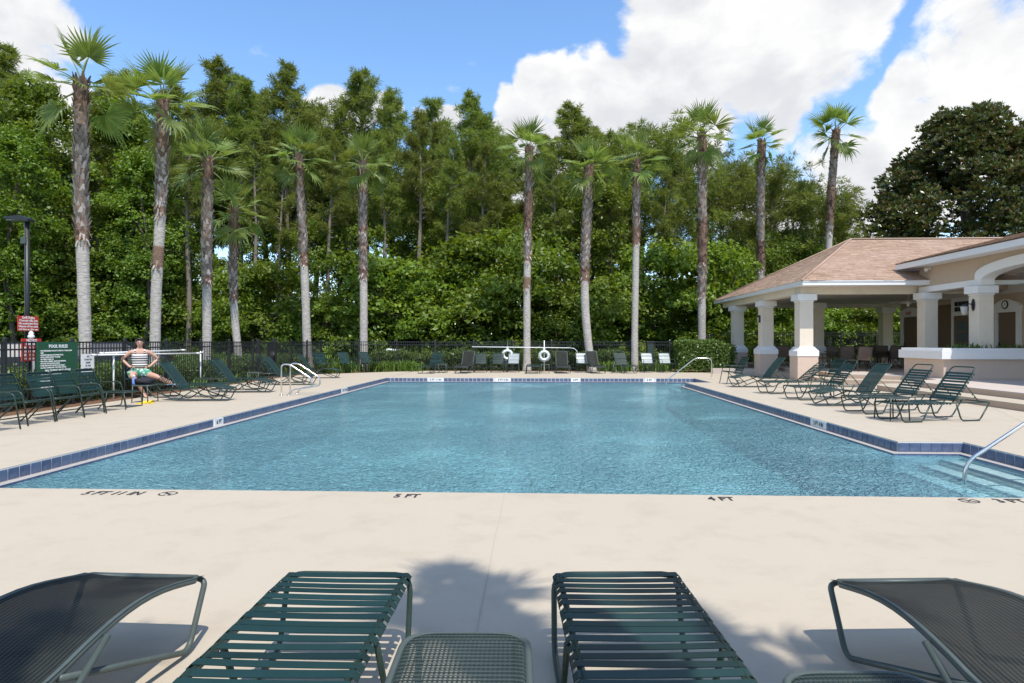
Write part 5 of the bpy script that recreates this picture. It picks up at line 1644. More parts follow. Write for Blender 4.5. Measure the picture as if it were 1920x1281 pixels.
def lounger_at(proto, fx, fy, hx, hy, label, group, scale=None):
    """foot end point and head direction point"""
    rz = math.atan2(hy - fy, hx - fx)
    return PR.put(proto, (fx, fy, 0), rz, label, group, scale)
LLIST = [(STg, -8.25, 16.55, 'strap lounger nearest the seated woman, behind a dark sling lounger'), (SLg, -7.55, 15.45, 'sling lounger nearest the seated woman with its back raised'),
         (STg, -8.3, 19.05, 'strap lounger behind the pair nearest the woman, in front of the third palm'), (SLg, -7.6, 18.05, 'sling lounger in front of the third palm'),
         (STg, -8.2, 22.3, 'strap lounger in front of the metal gate'), (SLg, -7.5, 21.2, 'sling lounger in front of the shortest palm'),
         (SLg, -7.9, 25.2, 'sling lounger seen through the pool ladder rails')]
for k, (pr_, fx, fy, lb) in enumerate(LLIST):
    lounger_at(pr_, fx, fy, fx - 1.9, fy - .25 + (.1 * (k % 2)), lb, GLL)
x, y = D(478, 21.6); PR.put(TB0, (x, y, 0), R(9), 'small table between the loungers under the shortest palm', GT)

# three chairs in the plants, turned to the pool
CHs = armchair('sling_armchair', '', None, 'sling_green', seed=4)
for px, d, a, pr_, lb in [(607, 28.9, -40, CH0, 'green strap armchair in the plants nearest the ladder'), (652, 29.8, -38, CHs, 'green sling armchair in the middle of the three in the plants'), (692, 30.4, -34, CHs, 'green sling armchair in front of the sixth palm')]:
    x, y = D(px, d); PR.put(pr_, (x, y, 0), R(a), lb, 'armchairs set back in the plants', 1.08)

# far row along the end of the pool (facing the camera)
CHw = armchair('white_strap_armchair', '', 'white_strap', seed=6, fr='frame')
CHl = armchair('pale_strap_armchair', '', 'white_strap', seed=7, fr='frame_grey')
SLd = sling_lounger('sling_lounger', '', 58, 'sling', 'frame_grey')
GB = 'seats lined up along the far end of the pool'
def far(px, d, proto, turn, lb, sc=None, z=0):
    x, y = D(px, d); return PR.put(proto, (x, y, z), R(-90 + turn), lb, GB, sc)
def farL(px, d, proto, turn, lb, sc=None):
    x, y = D(px, d); return PR.put(proto, (x, y, 0), R(90 + turn), lb, GB, sc)
farL(794, 28.7, STg, -16, 'green strap lounger at the left end of the far row')
xy = D(830.5, 29.6); PR.put(TB0, (*xy, 0), 0, 'small table in the far row next to the left end lounger', GT)
farL(864, 28.8, SLd, -8, 'dark sling lounger below the left end of the white pole', None)
far(901, 30.0, CH0, 2, 'green strap armchair just left of the pair by the first life ring', 1.02)
far(933, 30.0, CH0, 0, 'green strap armchair beside the first life ring', 1.02)
far(962, 30.1, CHl, -4, 'faded pale strap armchair behind the first life ring', 1.02)
farL(999, 28.6, ST0, 0, 'flat strap lounger between the two life rings')
xy = D(1022, 29.3); PR.put(TB0, (*xy, 0), 0, 'small table under the second life ring', GT)
farL(1057, 28.8, SLd, 2, 'dark sling lounger just right of the second life ring')
far(1093, 30.0, CHw, 8, 'white strap armchair in front of the bent palm', 1.04)
farL(1124, 28.8, SLd, 10, 'dark sling lounger just right of the bent palm')
xy = D(1156, 29.4); PR.put(TB0, (*xy, 0), 0, 'small table left of the far green strap lounger', GT)
farL(1184, 28.9, STg, 14, 'green strap lounger under the straight palm')
far(1216, 29.9, CHw, 6, 'white strap armchair below the dark bin', 1.04)
far(1250, 29.9, CHw, 8, 'white strap armchair nearest the hedge block', 1.04)

# right row, facing the pool (foot towards -x)
GR = 'sun loungers along the right side of the pool'
RST = strap_lounger('strap_lounger', '', 52, 'strap', 12)
RSL = sling_lounger('sling_lounger', '', 52, 'sling_green', 'frame')
RSF = strap_lounger('strap_lounger', '', 40, 'strap', 14)
def right_at(proto, fx, fy, deg, lb): PR.put(proto, (fx, fy, 0), R(deg), lb, GR)
right_at(RST, 6.32, 11.95, 12, 'strap lounger nearest the camera in the right row')
right_at(RST, 6.30, 13.25, 9, 'strap lounger second from the camera in the right row')
right_at(RSL, 6.25, 14.75, 6, 'sling lounger between strap loungers in front of the planter corner')
right_at(RST, 6.25, 16.3, 6, 'strap lounger in front of the steps left of the planter')
x, y = D(1552, 19.3); PR.put(CH0, (x, y, 0), R(190), 'green strap armchair among the right loungers below the nearest column', 'armchairs on the right of the pool', 1.05)
right_at(RSF, 6.2, 18.2, 3, 'reclined strap lounger in front of the nearest pavilion column')
right_at(RSL, 6.15, 20.7, 4, 'sling lounger in front of the middle pavilion column')
x, y = D(1376, 21.9); PR.put(CH0, (x, y, 0), R(186), 'green strap armchair alone at the far end of the right row', 'armchairs on the right of the pool', 1.05)
x, y = D(1672, 11.95); PR.put(TB0, (x, y, 0), R(6), 'small table at the foot of the nearest right lounger', GT)
x, y = D(1560, 16.6); PR.put(TB0, (x, y, 0), R(6), 'small table between the middle loungers of the right row', GT)

# ---------------------------------------------------------------- patio furniture under the pavilion
def patio_table(label, x, y, r=.62, h=.73):
    t = thing('patio_table', label, 'table', (x, y, .30), rng.uniform(0, 1), 'round tables under the pavilion')
    s = MB(); s.lathe([(r - .02, h - .03), (r, h - .015), (r - .02, h), (.02, h + .002)], seg=28); s.build('tabletop', M['bronze'], t)
    for k in range(4):
        a = R(45 + 90 * k); c, s_ = math.cos(a), math.sin(a)
        s = MB(); s.tube([(c * .14, s_ * .14, h - .03), (c * .12, s_ * .12, .35), (c * .4, s_ * .4, .01)], .018, 6, fil=.12); s.build('leg', M['bronze'], t)
    return t
PC = thing('patio_chair', '', 'chair')
for sg in (-1, 1):
    s = MB(); s.tube([(.28, sg * .27, .0), (.25, sg * .27, .62), (-.20, sg * .27, .64), (-.24, sg * .26, .60)], .014, 7, fil=.09); s.build('arm_frame', M['bronze'], PC)
    s = MB(); s.tube([(-.30, sg * .26, 0), (-.18, sg * .25, .42), (-.30, sg * .25, .95)], .014, 7, fil=.1); s.build('rear_leg', M['bronze'], PC)
s = MB(); s.tube([(-.30, -.25, .95), (-.30, .25, .95)], .014, 7); s.tube([(.25, -.26, .42), (.25, .26, .42)], .013, 6); s.build('rail', M['bronze'], PC)
s = MB(); s.grid(lambda u, v: (-.19 + .45 * u, (v * 2 - 1) * .25, .42 + .02 * u - .02 * math.sin(PI * v)), 6, 6); s.build('seat_sling', M['sling_brown'], PC)
s = MB(); s.grid(lambda u, v: (-.185 - .11 * u, (v * 2 - 1) * .245, .44 + .50 * u), 6, 6); s.build('back_sling', M['sling_brown'], PC)
GP = 'brown sling chairs round the patio tables'
tabs = [(D(1575, 27.4), 'round patio table just right of the nearest pavilion column'), (D(1668, 28.6), 'round patio table beside the planter under the pavilion'), (D(1462, 30.5), 'round patio table between the middle and nearest columns'), (D(1625, 31.8), 'round patio table at the back of the pavilion')]
ADJ = ['pool side', 'left side', 'right side', 'back side']
for (tx, ty), lb in tabs:
    patio_table(lb, tx, ty)
    for k, a in enumerate((-100, 170, -10, 80)):
        c, s_ = math.cos(R(a)), math.sin(R(a))
        PR.put(PC, (tx + c * .85, ty + s_ * .85, .30), R(a + 180 + rng.uniform(-12, 12)), f'sling chair on the {ADJ[k]} of the {lb[12:]}', GP)
x, y = D(1617, 24.6); PR.put(PC, (x, y, .30), R(85), 'brown sling chair with its back to the pool at the patio edge', GP)

# ================================================================== RAILS, RINGS, SIGNS
# grab rails at the left edge
for k, (dy, lb) in enumerate(((0.0, 'nearer bent steel grab rail at the left pool edge'), (.62, 'farther bent steel grab rail at the left pool edge'))):
    t = thing('grab_rail', lb, 'hand rail', (-6.92, 16.95 + dy, 0), 0, 'pair of pool grab rails')
    s = MB(); s.tube([(0, 0, 0), (0, 0, .84), (.22, 0, .84), (.84, 0, .44), (.84, 0, .22), (.30, 0, .15), (.19, 0, 0)], .0215, 10, fil=.16); s.build('rail', M['steel'], t)
    for xx in (0, .19):
        s = MB(); s.lathe([(.055, 0), (.05, .012), (.03, .02)], (xx, 0, 0), 14); s.build('floor_flange', M['steel'], t)
t = thing('hand_rail', 'steel hand rail over the steps at the far right corner of the pool', 'hand rail', (0, 0, 0), 0, 'hand rails over the pool steps')
bx, by = 6.66, 24.95
s = MB(); s.tube([(bx, by, 0), (bx, by, .80), (bx - .62, by, .82), (bx - 1.72, by, -.05), (bx - 1.78, by, -.40)], .02, 10, fil=.17); s.build('rail', M['steel'], t)
s = MB(); s.lathe([(.055, 0), (.05, .012), (.03, .02)], (bx, by, 0), 14); s.build('floor_flange', M['steel'], t)
t = thing('hand_rail', 'steel hand rail rising out of the near pool steps at the right edge', 'hand rail', (0, 0, 0), 0, 'hand rails over the pool steps')
p0 = Vector((*G(1808, 905, -.19), -.42)); y_ = p0.y
def on_plane(px, py):
    k = (px - 960) / FPX; d = y_ / (CS + k * SN); return Vector((d * (k * CS - SN), y_, ZZ(py, d)))
pa = on_plane(1809, 868); pb = on_plane(1920, 795); dirp = (pb - pa).normalized()
top_ = pa + dirp * 1.05
s = MB(); s.tube([p0, pa, top_, top_ + Vector((.45, 0, 0.02)), Vector((top_.x + .45, y_, 0))], .0215, 12, fil=.15); s.build('rail', M['steel'], t)
s = MB(); s.lathe([(.055, 0), (.05, .012), (.03, .02)], (top_.x + .45, y_, 0), 14); s.build('floor_flange', M['steel'], t)

# life rings on their stands
for k, (px, py, d, lb) in enumerate(((951.5, 665, 30.55, 'white life ring beside the dark post, left of the slim palm'), (1020.5, 667, 30.55, 'white life ring right of the slim palm'))):
    x, y = D(px, d); z = ZZ(py, d)
    st = thing('ring_stand', ['thin post carrying the left life ring and a black box', 'thin post carrying the right life ring'][k], 'post', (x, y + .07, 0), 0, 'life ring posts')
    s = MB(); s.tube([(0, 0, -.03), (0, 0, 1.50)], .022, 8); s.build('post', M['frame'] if k == 0 else M['white_plastic'], st)
    s = MB(); s.box((0, -.01, z + .30), (.10, .05, .16)); s.build('bracket', M['white_plastic'], st)
    if k == 0:
        s = MB(); s.box((-.1, -.02, .48), (.15, .1, .42)); s.box((-.02, -.02, .18), (.10, .08, .3)); s.build('black_box', M['black_metal'], st)
    rg = thing('life_ring', lb, 'life ring', (x, y, z), 0, 'white life rings on posts')
    rg.rotation_euler = (R(6), R(-6 + 10 * k), R(4 - 9 * k))
    s = MB(); s.tube([(math.cos(2 * PI * q / 28) * .20, 0, math.sin(2 * PI * q / 28) * .20) for q in range(28)], .063, 10, True); s.build('ring', M['white_plastic'], rg)
    for q in range(4):
        a = R(45 + 90 * q); s = MB(); c = Vector((math.cos(a) * .20, 0, math.sin(a) * .20))
        s.tube([c + (Vector((math.cos(a), 0, math.sin(a))) * math.cos(u) + Vector((0, 1, 0)) * math.sin(u)) * .067 for u in [2 * PI * j / 10 for j in range(10)]], .01, 5, True); s.build('strap_band', M['pale_blue'], rg)
    s = MB(); s.tube([(math.cos(2 * PI * q / 20) * .285, -.02, math.sin(2 * PI * q / 20) * .285 - .01) for q in range(20)], .007, 5, True); s.build('rope', M['white_plastic'], rg)
# shepherd's crook and reaching poles
a = D(885, 30.45); b = D(1068, 30.45); z_a, z_b = ZZ(650.5, 30.45), ZZ(652.5, 30.45)
t = thing('rescue_hook', 'long white rescue pole with a curved hook hanging across the life ring posts', 'pole')
s = MB(); e = Vector((*b, z_b))
s.tube([Vector((*a, z_a)), e], .021, 8); s.build('pole', M['white_plastic'], t)
s = MB(); s.tube([e, e + Vector((.22, 0, -.02)), e + Vector((.36, 0, -.16)), e + Vector((.36, 0, -.30)), e + Vector((.27, 0, -.40))], .014, 8, fil=.1); s.build('hook', M['white_plastic'], t)
for k, (pa_, pb_, dd, lb) in enumerate((((187, 662.5), (347, 656.5), 17.2, 'upper white reaching pole on the left fence behind the woman'), ((172, 666), (376, 662.5), 17.4, 'lower white reaching pole on the left fence behind the woman'))):
    A_ = Vector((-10.82 + .05 * k, 0, 0)); 
    def fence_pt(px, py):
        kk = (px - 960) / FPX; d = A_.x / (kk * CS - SN); x_, y_ = D(px, d); return Vector((x_, y_, ZZ(py, d)))
    t = thing('reaching_pole', lb, 'pole', (0, 0, 0), 0, 'white poles on the left fence')
    P_, Q_ = fence_pt(*pa_), fence_pt(*pb_)
    s = MB(); s.tube([P_, Q_], .021, 8); s.build('shaft', M['white_plastic'], t)
    s = MB(); s.tube([P_, P_ + (Q_ - P_) * .04], .027, 8); s.tube([Q_, Q_ + (P_ - Q_) * .05], .027, 8); s.build('grip', M['white_plastic'], t)
for px in (213, 376):
    kk = (px - 960) / FPX; d = -10.85 / (kk * CS - SN); x_, y_ = D(px, d)
    t = thing('pole_stand', 'short white post holding the poles ' + ('near the white notice' if px < 300 else 'by the third palm'), 'post', (x_, y_, 0), 0, 'posts for the reaching poles')
    s = MB(); s.tube([(0, 0, -.03), (0, 0, 1.14)], .02, 8); s.build('post', M['white_plastic'], t)
    s = MB(); s.tube([(.03, 0, 1.10), (.07, 0, 1.08), (.08, 0, 1.15)], .012, 6); s.build('hook', M['white_plastic'], t)
x, y = D(743, 34.6)
t = thing('white_pipe', 'short white pipe rail beyond the hedge left of the far lounger row', 'pipe', (x, y, 0), R(3))
s = MB(); s.tube([(-.55, 0, .0), (-.5, 0, 1.02), (.5, 0, .93), (.52, 0, 0)], .06, 8, fil=.08); s.build('pipe', M['white_plastic'], t)
s = MB(); s.lathe([(.14, 0), (.14, .03), (.07, .04)], (-.55, 0, -.05), 12); s.lathe([(.14, 0), (.14, .03), (.07, .04)], (.52, 0, -.05), 12); s.build('flange', M['white_plastic'], t)
# tall dark bin
x, y = D(1219, 31.2)
t = thing('dark_cabinet', 'tall narrow dark cabinet behind the far white chairs', 'cabinet', (x, y, 0), 0)
s = MB(); s.box((0, 0, .70), (.34, .30, 1.40)); s.build('body', M['black_metal'], t, bevel=.01)
s = MB(); s.box((0, 0, 1.43), (.40, .36, .05)); s.build('lid', M['black_metal'], t, bevel=.01)
s = MB(); s.box((.0, -.16, .75), (.28, .02, 1.1)); s.build('door', M['frame'], t)

# signs
t = thing('pool_rules_sign', 'green pool rules board with white lettering on the left fence', 'sign', (-10.90, 0, 0), 0)
def sign_y(px, X):
    kk = (px - 960) / FPX; d = X / (kk * CS - SN); return D(px, d)[1]
ya, yb = sign_y(69, -10.9), sign_y(145, -10.9)
zt, zb = 1.44, .30
s = MB(); s.box((0, (ya + yb) / 2, (zt + zb) / 2), (.02, yb - ya, zt - zb)); bd = s.build('board', M['green_sign'], t)
wS = yb - ya
def sgn(txt, z, size, al='LEFT', off=.07, bold=.0):
    yy = ya + off if al == 'LEFT' else (ya + yb) / 2
    text_part(txt, size, M['white_ink'], bd, face_mtx((.0125, yy, z), (0, 1, 0), (0, 0, 1)), 'lettering', al, bold)
sgn('POOL RULES', zt - .10, .10, 'CENTER', bold=.003)
z = zt - .20
for ln_txt in ['• NO LIFEGUARD ON DUTY SWIM AT YOUR OWN', '  RISK', '• SHOWER BEFORE ENTERING POOL', '• POOL OPEN DAWN TO DUSK', '  BATHING LOAD: 58', '• NO FOOD, DRINK, GLASS OR ANIMALS', '  IN POOL OR ON POOL DECK', '• CHILDREN MUST BE WITH AN ADULT', '  DO NOT SWALLOW THE POOL WATER']:
    sgn(ln_txt, z, .042, bold=.0012); z -= .047
sgn('NO DIVING INTO POOL', z - .02, .072, 'CENTER', bold=.002); z -= .09
for ln_txt in ['• NO RUNNING OR ROUGH PLAY', '• NO SMOKING', '• NO BICYCLES', '• POOL CLOSES', '  DURING STORMS', '• RESIDENTS', '  AND GUESTS ONLY']:
    sgn(ln_txt, z, .042, bold=.0012); z -= .049
for yy in (ya + .1, yb - .1):
    s = MB(); s.box((-.04, yy, .72), (.05, .06, 1.44)); s.build('post', M['black_metal'], t)
def red_sign(label, px0, px1, py0, py1, X, lines):
    ya_, yb_ = sign_y(px0, X), sign_y(px1, X); d = sign_d = math.hypot(X, (ya_ + yb_) / 2)
    kk = ((px0 + px1) / 2 - 960) / FPX; dd = X / (kk * CS - SN); z1, z0 = ZZ(py0, dd), ZZ(py1, dd)
    t = thing('red_sign', label, 'sign', (X, 0, 0), 0)
    s = MB(); s.box((0, (ya_ + yb_) / 2, (z0 + z1) / 2), (.015, yb_ - ya_, z1 - z0)); bd_ = s.build('panel', M['red_sign'], t)
    n = len(lines); H_ = z1 - z0
    for i, (tx, sz) in enumerate(lines):
        o = text_part(tx, H_ * sz, M['white_ink'], bd_, face_mtx((.0095, (ya_ + yb_) / 2, z1 - H_ * (i + .6) / (n + .2)), (0, 1, 0), (0, 0, 1)), 'lettering', 'CENTER', .003)
        w_ = o.dimensions.x
        if w_ > (yb_ - ya_) * .92:
            o.scale = (min(1, (yb_ - ya_) * .92 / w_),) * 3
    return t, ya_, yb_, z0, z1
xl, yl = D(51, 19.2)
r1 = red_sign('upper red grill rules sign on the lamp post', 33, 72, 593, 621, xl + .12, [('Grill Rules', .26), ('Charcoal grills only', .2), ('No unattended fires', .2), ('Dispose of hot coals', .2), ('and clean up after use', .2)])
r2 = red_sign('lower red sign with white columns of text behind the left fence', 40, 77, 635, 677, -11.25, [('NOTICE', .16), ('PARK RULES', .12), ('NO   NO   NO', .15), ('DOGS  CARS  FIRE', .12), ('NO   NO   NO', .15), ('LITTER  LOUD  GLASS', .12)])
s = MB(); s.box((-.05, (r2[1] + r2[2]) / 2, .72), (.05, .06, 1.5)); s.build('post', M['black_metal'], r2[0])
s = MB(); s.box((-.02, (r1[1] + r1[2]) / 2, (r1[3] + r1[4]) / 2), (.02, .3, .1)); s.build('bracket', M['black_metal'], r1[0])
x, y = D(58.5, 15.0)
t = thing('white_finial', 'white ball finial topping a post behind the left fence', 'post', (x, y, 0))
s = MB(); s.box((0, 0, .72), (.09, .09, 1.46)); s.build('post', M['white_plastic'], t)
s = MB(); s.lathe([(.07, 1.45), (.07, 1.47), (.03, 1.49), (.06, 1.53), (.075, 1.57), (.05, 1.61), (.05, 1.62), (.055, 1.65), (.01, 1.70)], seg=14); s.build('finial', M['white_plastic'], t)
kk = (164 - 960) / FPX; 
ya_, yb_ = sign_y(153, -10.93), sign_y(176, -10.93); dd = -10.93 / (kk * CS - SN)
t = thing('white_notice', 'small white notice board right of the pool rules sign', 'sign', (-10.93, 0, 0))
z1, z0 = ZZ(664, dd), ZZ(699, dd)
s = MB(); s.box((0, (ya_ + yb_) / 2, (z0 + z1) / 2), (.015, yb_ - ya_, z1 - z0)); bd = s.build('panel', M['white_plastic'], t)
for i, tx in enumerate(['NO', 'FOOD OR', 'DRINK', 'IN THE', 'POOL AREA']):
    text_part(tx, .055, M['ink'], bd, face_mtx((.009, (ya_ + yb_) / 2, z1 - .06 - i * (z1 - z0 - .08) / 5), (0, 1, 0), (0, 0, 1)), 'lettering', 'CENTER', .001)

# lamp post
t = thing('lamp_post', 'dark lamp post with a flat area light at the far left', 'lamp post', (xl, yl, -.05))
zt = ZZ(414, 19.2)
s = MB(); s.tube([(0, 0, 0), (0, 0, zt + .05)], .085, 4, rad=[.095, .085]); s.build('pole', M['black_metal'], t)
s = MB(); s.box((0, 0, .1), (.3, .3, .2)); s.build('base', M['black_metal'], t)
s = MB(); s.box((-.05, -.02, zt - .55), (.16, .16, .2)); s.build('sensor_box', M['frame_grey'], t)
s = MB()
s.add([(.12, -.14, .05), (.12, .14, .05), (-.12, .18, .13), (-.12, -.18, .13), (-.62, .16, .06), (-.62, -.16, .06), (.12, -.14, -.04), (.12, .14, -.04), (-.12, .18, -.02), (-.12, -.18, -.02), (-.62, .16, .01), (-.62, -.16, .01)],
      [(0, 1, 2, 3), (3, 2, 4, 5), (6, 9, 8, 7), (9, 11, 10, 8), (0, 6, 7, 1), (4, 10, 11, 5), (1, 7, 8, 2), (2, 8, 10, 4), (0, 3, 9, 6), (3, 5, 11, 9)])
o = s.build('lamp_head', M['black_metal'], t, (0, 0, zt + .05)); o.rotation_euler = (0, R(4), 0)
s = MB(); s.box((-.38, 0, zt + .0475 + .012), (.36, .24, .02)); s.build('lens', M['lantern_glass'], t)
# car park beyond the left fence
s = MB(); s.prism([(-60, 12), (-15.2, 12), (-15.2, 33), (-60, 33)], -.058, -.04); struct(s.build('car_park', M['asphalt']))
def car(label, x, y, rz):
    t = thing('parked_car', label, 'car', (x, y, -.04), rz, 'cars parked beyond the left fence')
    prof = [(-2.2, .35), (-2.25, .62), (-2.1, .86), (-1.35, .98), (-.65, 1.42), (.75, 1.44), (1.55, 1.02), (2.15, .92), (2.25, .62), (2.2, .35)]
    n = len(prof); vs = []
    for sg in (-1, 1):
        for px_, pz in prof: vs.append((px_, sg * (.88 if pz < 1.1 else .66), pz))
    s = MB(); s.add(vs, [tuple(range(n)), tuple(range(2 * n - 1, n - 1, -1))] + [(k, n + k, n + (k + 1) % n, (k + 1) % n) for k in range(n)]); s.build('body', M['car_paint'], t, bevel=.05)
    for sg in (-1, 1):
        s = MB(); q = [(-1.2, .99), (-.6, 1.36), (.02, 1.37), (.02, 1.0)]; q2 = [(.08, 1.0), (.08, 1.37), (.70, 1.38), (1.35, 1.03)]
        for w_ in (q, q2):
            s.add([(a, sg * (.905 - .24 * (b_ - .95) / .45), b_) for a, b_ in w_], [(0, 1, 2, 3)])
        s.build('side_window', M['car_glass'], t)
        for px_ in (-1.4, 1.4):
            s = MB(); s.tube([(px_, sg * .70, .33), (px_, sg * .92, .33)], .33, 18); wv_ = s.build('wheel', M['rubber'], t)
            s = MB(); s.tube([(px_, sg * .90, .33), (px_, sg * .93, .33)], .2, 14); s.build('rim', M['steel'], wv_)
    for xx, s_ in ((-1.03, -1), (1.17, 1)):
        s = MB(); x0_, z0_, x1_, z1_ = (-1.33, .995, -.70, 1.40) if s_ < 0 else (1.53, 1.035, .80, 1.425)
        s.add([(x0_ + s_ * .012, -.70, z0_ + .02), (x0_ + s_ * .012, .70, z0_ + .02), (x1_ + s_ * .012, .60, z1_ + .012), (x1_ + s_ * .012, -.60, z1_ + .012)], [(0, 1, 2, 3)]); s.build('windscreen', M['car_glass'], t)
    for sg in (-1, 1):
        s = MB(); s.box((-2.22, sg * .62, .74), (.06, .34, .12)); s.build('headlight', M['lantern_glass'], t)
        s = MB(); s.box((2.2, sg * .66, .78), (.06, .28, .12)); s.build('tail_light', M['red_sign'], t)
car('dark parked car beyond the fence at the far left', *D(12, 22.5), R(35))
car('dark parked car beyond the fence behind the white notice', *D(200, 24.5), R(20))
# ================================================================== THE SEATED WOMAN
def skin_body(name, verts, edges, radii, root, mats, parent, sub=2):
    me = bpy.data.meshes.new(name); me.from_pydata(verts, edges, []); me.update()
    o = bpy.data.objects.new(name, me); COL.objects.link(o)
    sk = o.modifiers.new('skin', 'SKIN')
    if not me.skin_vertices: 
        bpy.context.view_layer.objects.active = o
    lay_ = me.skin_vertices[0].data if me.skin_vertices else None
    if lay_ is None:
        bm = bmesh.new(); bm.from_mesh(me); bm.verts.layers.skin.verify(); bm.to_mesh(me); bm.free(); lay_ = me.skin_vertices[0].data
    for i, r_ in enumerate(radii):
        lay_[i].radius = r_ if isinstance(r_, tuple) else (r_, r_); lay_[i].use_root = (i == root); lay_[i].use_loose = False
    ss = o.modifiers.new('sub', 'SUBSURF'); ss.levels = sub; ss.render_levels = sub
    dg = bpy.context.evaluated_depsgraph_get(); dg.update()
    m2 = bpy.data.meshes.new_from_object(o.evaluated_get(dg)); bpy.data.objects.remove(o)
    m2.materials.clear(); m2.materials.append(mats)
    for p in m2.polygons: p.use_smooth = True
    o = bpy.data.objects.new(name, m2); COL.objects.link(o)
    if parent: o.parent = parent
    return o

PD = 16.8
px_, py_ = D(262, PD)
# local axes: x = to the right in the picture, -y = towards the camera
person = thing('person', 'woman in a striped tank top and green print shorts sitting with hands on hips', 'person', (px_, py_, 0), math.atan2(py_, px_) - R(90))
HIP = .60
V = {}
def P(n, x, y, z, r): V[n] = ((x, y, z), r)
P('pelvis', 0, 0, HIP + .04, (.17, .13)); P('waist', 0, .01, .86, (.145, .10)); P('chest', 0, .0, 1.05, (.165, .115)); P('upch', 0, .015, 1.17, (.14, .085)); P('neck0', 0, .02, 1.24, .068); P('neck1', 0, .005, 1.30, .06); 
P('jaw', 0, -.02, 1.36, (.074, .08)); P('head', 0, -.005, 1.43, (.092, .10)); P('crown', 0, .01, 1.50, (.07, .075))
for sg, n in ((-1, 'l'), (1, 'r')):
    P('sh' + n, sg * .195, .01, 1.185, .062); P('el' + n, sg * .40 - (.0 if sg < 0 else -.03), .06, .985, .045); P('wr' + n, sg * .235, -.04, .80, .031); P('pa' + n, sg * .185, -.075, .775, (.036, .022))
P('hpl', -.11, -.02, HIP, .115); P('knl', -.17, -.44, .575, .068); P('shl2', -.02, -.36, .33, .058); P('anl', .10, -.28, .10, .042); P('ftl', .13, -.44, .035, (.04, .03)); P('tol', .15, -.53, .028, (.036, .022))
P('hpr', .11, -.02, HIP, .115); P('knr', .40, -.36, .53, .066); P('cfr', .60, -.44, .42, .06); P('anr', .86, -.55, .30, .040); P('ftr', .93, -.57, .34, (.036, .034)); P('tor', .95, -.60, .42, (.034, .022))
E = [('pelvis', 'waist'), ('waist', 'chest'), ('chest', 'upch'), ('upch', 'neck0'), ('neck0', 'neck1'), ('neck1', 'jaw'), ('jaw', 'head'), ('head', 'crown')]
for n in 'lr': E += [('upch', 'sh' + n), ('sh' + n, 'el' + n), ('el' + n, 'wr' + n), ('wr' + n, 'pa' + n), ('pelvis', 'hp' + n), ('hp' + n, 'kn' + n)]
E += [('knl', 'shl2'), ('shl2', 'anl'), ('anl', 'ftl'), ('ftl', 'tol'), ('knr', 'cfr'), ('cfr', 'anr'), ('anr', 'ftr'), ('ftr', 'tor')]
ks = list(V)
body = skin_body('body', [V[k][0] for k in ks], [(ks.index(a), ks.index(b)) for a, b in E], [V[k][1] for k in ks], 0, M['skin'], person)
for sg, n in ((-1, 'l'), (1, 'r')):                      # fingers spread over the hips, thumb behind
    c = Vector(V['pa' + n][0])
    s = MB()
    for i, (ln_, dz) in enumerate(((.062, .024), (.072, .008), (.068, -.008), (.054, -.022))):
        a = c + Vector((-sg * .016, -.012, dz)); m1 = a + Vector((-sg * ln_ * .55, -.012, -.008)); m2 = m1 + Vector((-sg * ln_ * .45, .012, -.010))
        s.tube([a, m1, m2], .009, 7, rad=[.0095, .0088, .0065])
    a = c + Vector((sg * .004, .012, .026)); s.tube([a, a + Vector((sg * .012, .03, .028)), a + Vector((sg * .002, .055, .034))], .01, 7, rad=[.011, .0098, .007])
    s.build('hand_fingers', M['skin'], person)
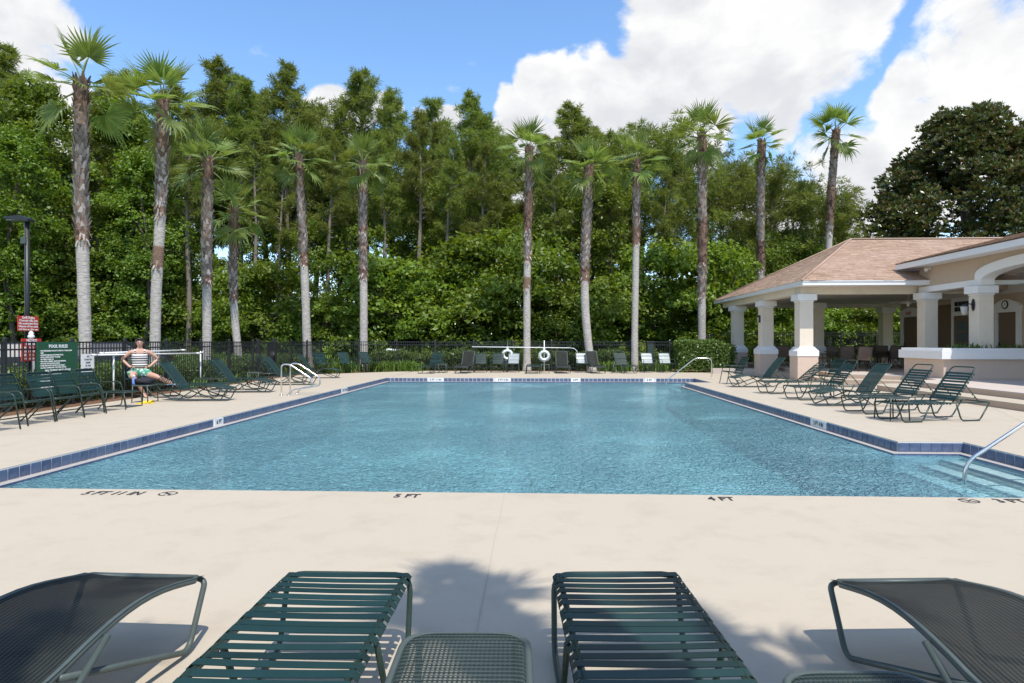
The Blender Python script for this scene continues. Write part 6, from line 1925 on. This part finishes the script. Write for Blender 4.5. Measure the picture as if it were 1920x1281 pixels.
# face
s = MB()
for sg in (-1, 1): s.ball((sg * .034, -.098, 1.435), .014, .008, .009)
s.build('eyes', M['ink'], person)
s = MB(); s.add([(0, -.102, 1.432), (-.016, -.098, 1.398), (.016, -.098, 1.398), (0, -.130, 1.400)], [(0, 1, 3), (0, 3, 2), (1, 2, 3)], 0, True); s.build('nose', M['skin'], person)
s = MB(); s.ball((0, -.096, 1.370), .03, .010, .010); s.build('mouth', M['red_sign'] if False else plain('lips', (.42, .16, .13), .5), person)
s = MB()
for sg in (-1, 1): s.ball((sg * .090, -.012, 1.42), .010, .018, .026)
s.build('ears', M['skin'], person)
s = MB()
for sg in (-1, 1): s.box((sg * .034, -.102, 1.460), (.034, .008, .007))
s.build('eyebrows', M['hair'], person)
s = MB(); s.grid(lambda u, v: ((.104 * math.cos(PI * 2 * v) * math.cos(u * PI / 2 * .98)), .022 + .108 * math.sin(PI * 2 * v) * math.cos(u * PI / 2 * .98) * (1 if math.sin(PI * 2 * v) > 0 else .93), 1.452 + .098 * math.sin(u * PI / 2) - (.11 * max(0, math.sin(PI * 2 * v)) * (1 - u))), 8, 24)
s.ball((0, .115, 1.44), .055, .045, .06)
for sg in (-1, 1): s.ball((sg * .086, .035, 1.385), .034, .07, .125)
s.ball((0, -.045, 1.515), .075, .06, .03)
s.build('hair', M['hair'], person)
# clothes
s = MB()
rings = [(.80, .185, .140, 0), (.88, .172, .128, .005), (.98, .185, .140, 0), (1.06, .192, .150, -.005), (1.13, .178, .125, .005), (1.19, .135, .092, .015)]
def top_fn(u, v):
    f = u * (len(rings) - 1); i = min(int(f), len(rings) - 2); q = f - i
    z, a, b_, oy = (rings[i][k] * (1 - q) + rings[i + 1][k] * q for k in range(4)); th = 2 * PI * v
    dip = .06 * max(0, -math.sin(th)) * max(0, (u - .75) / .25)
    return (a * math.cos(th), oy + b_ * math.sin(th), z - dip)
s.grid(top_fn, 15, 28)
for sg in (-1, 1): s.tube([(sg * .10, -.08, 1.15), (sg * .115, .0, 1.262), (sg * .10, .09, 1.16)], .024, 6, fil=.05)
s.build('tank_top', M['stripes'], person)
sv = [(0, 0, HIP + .20), (0, 0, HIP + .06), (-.11, -.03, HIP + .0), (-.145, -.23, HIP - .005), (.11, -.03, HIP), (.255, -.20, HIP - .02)]
skin_body('shorts', sv, [(0, 1), (1, 2), (2, 3), (1, 4), (4, 5)], [(.195, .15), (.20, .155), .135, .118, .135, .118], 1, M['print'], person)
# her seat and the lounger foot under her heel
cx, cy_ = D(258, PD + .12)
PR.put(CH0, (cx, cy_, 0), person.rotation_euler.z - R(90), 'green strap armchair under the seated woman', None, (1.0, 1.0, 1.16))
x, y = D(332, 16.2)
tw = thing('towel', 'pale blue folded towel under the heel of the seated woman', 'towel', (x, y, .345), R(-12))
s = MB(); s.grid(lambda u, v: ((u - .5) * .44, (v - .5) * .26, .02 + .008 * math.sin(u * 9) * math.sin(v * 7)), 12, 8); s.grid(lambda u, v: ((u - .5) * .43, (v - .5) * .25, .004 + .006 * math.sin(u * 9)), 12, 8); s.build('towel_fold', M['pale_blue'], tw)
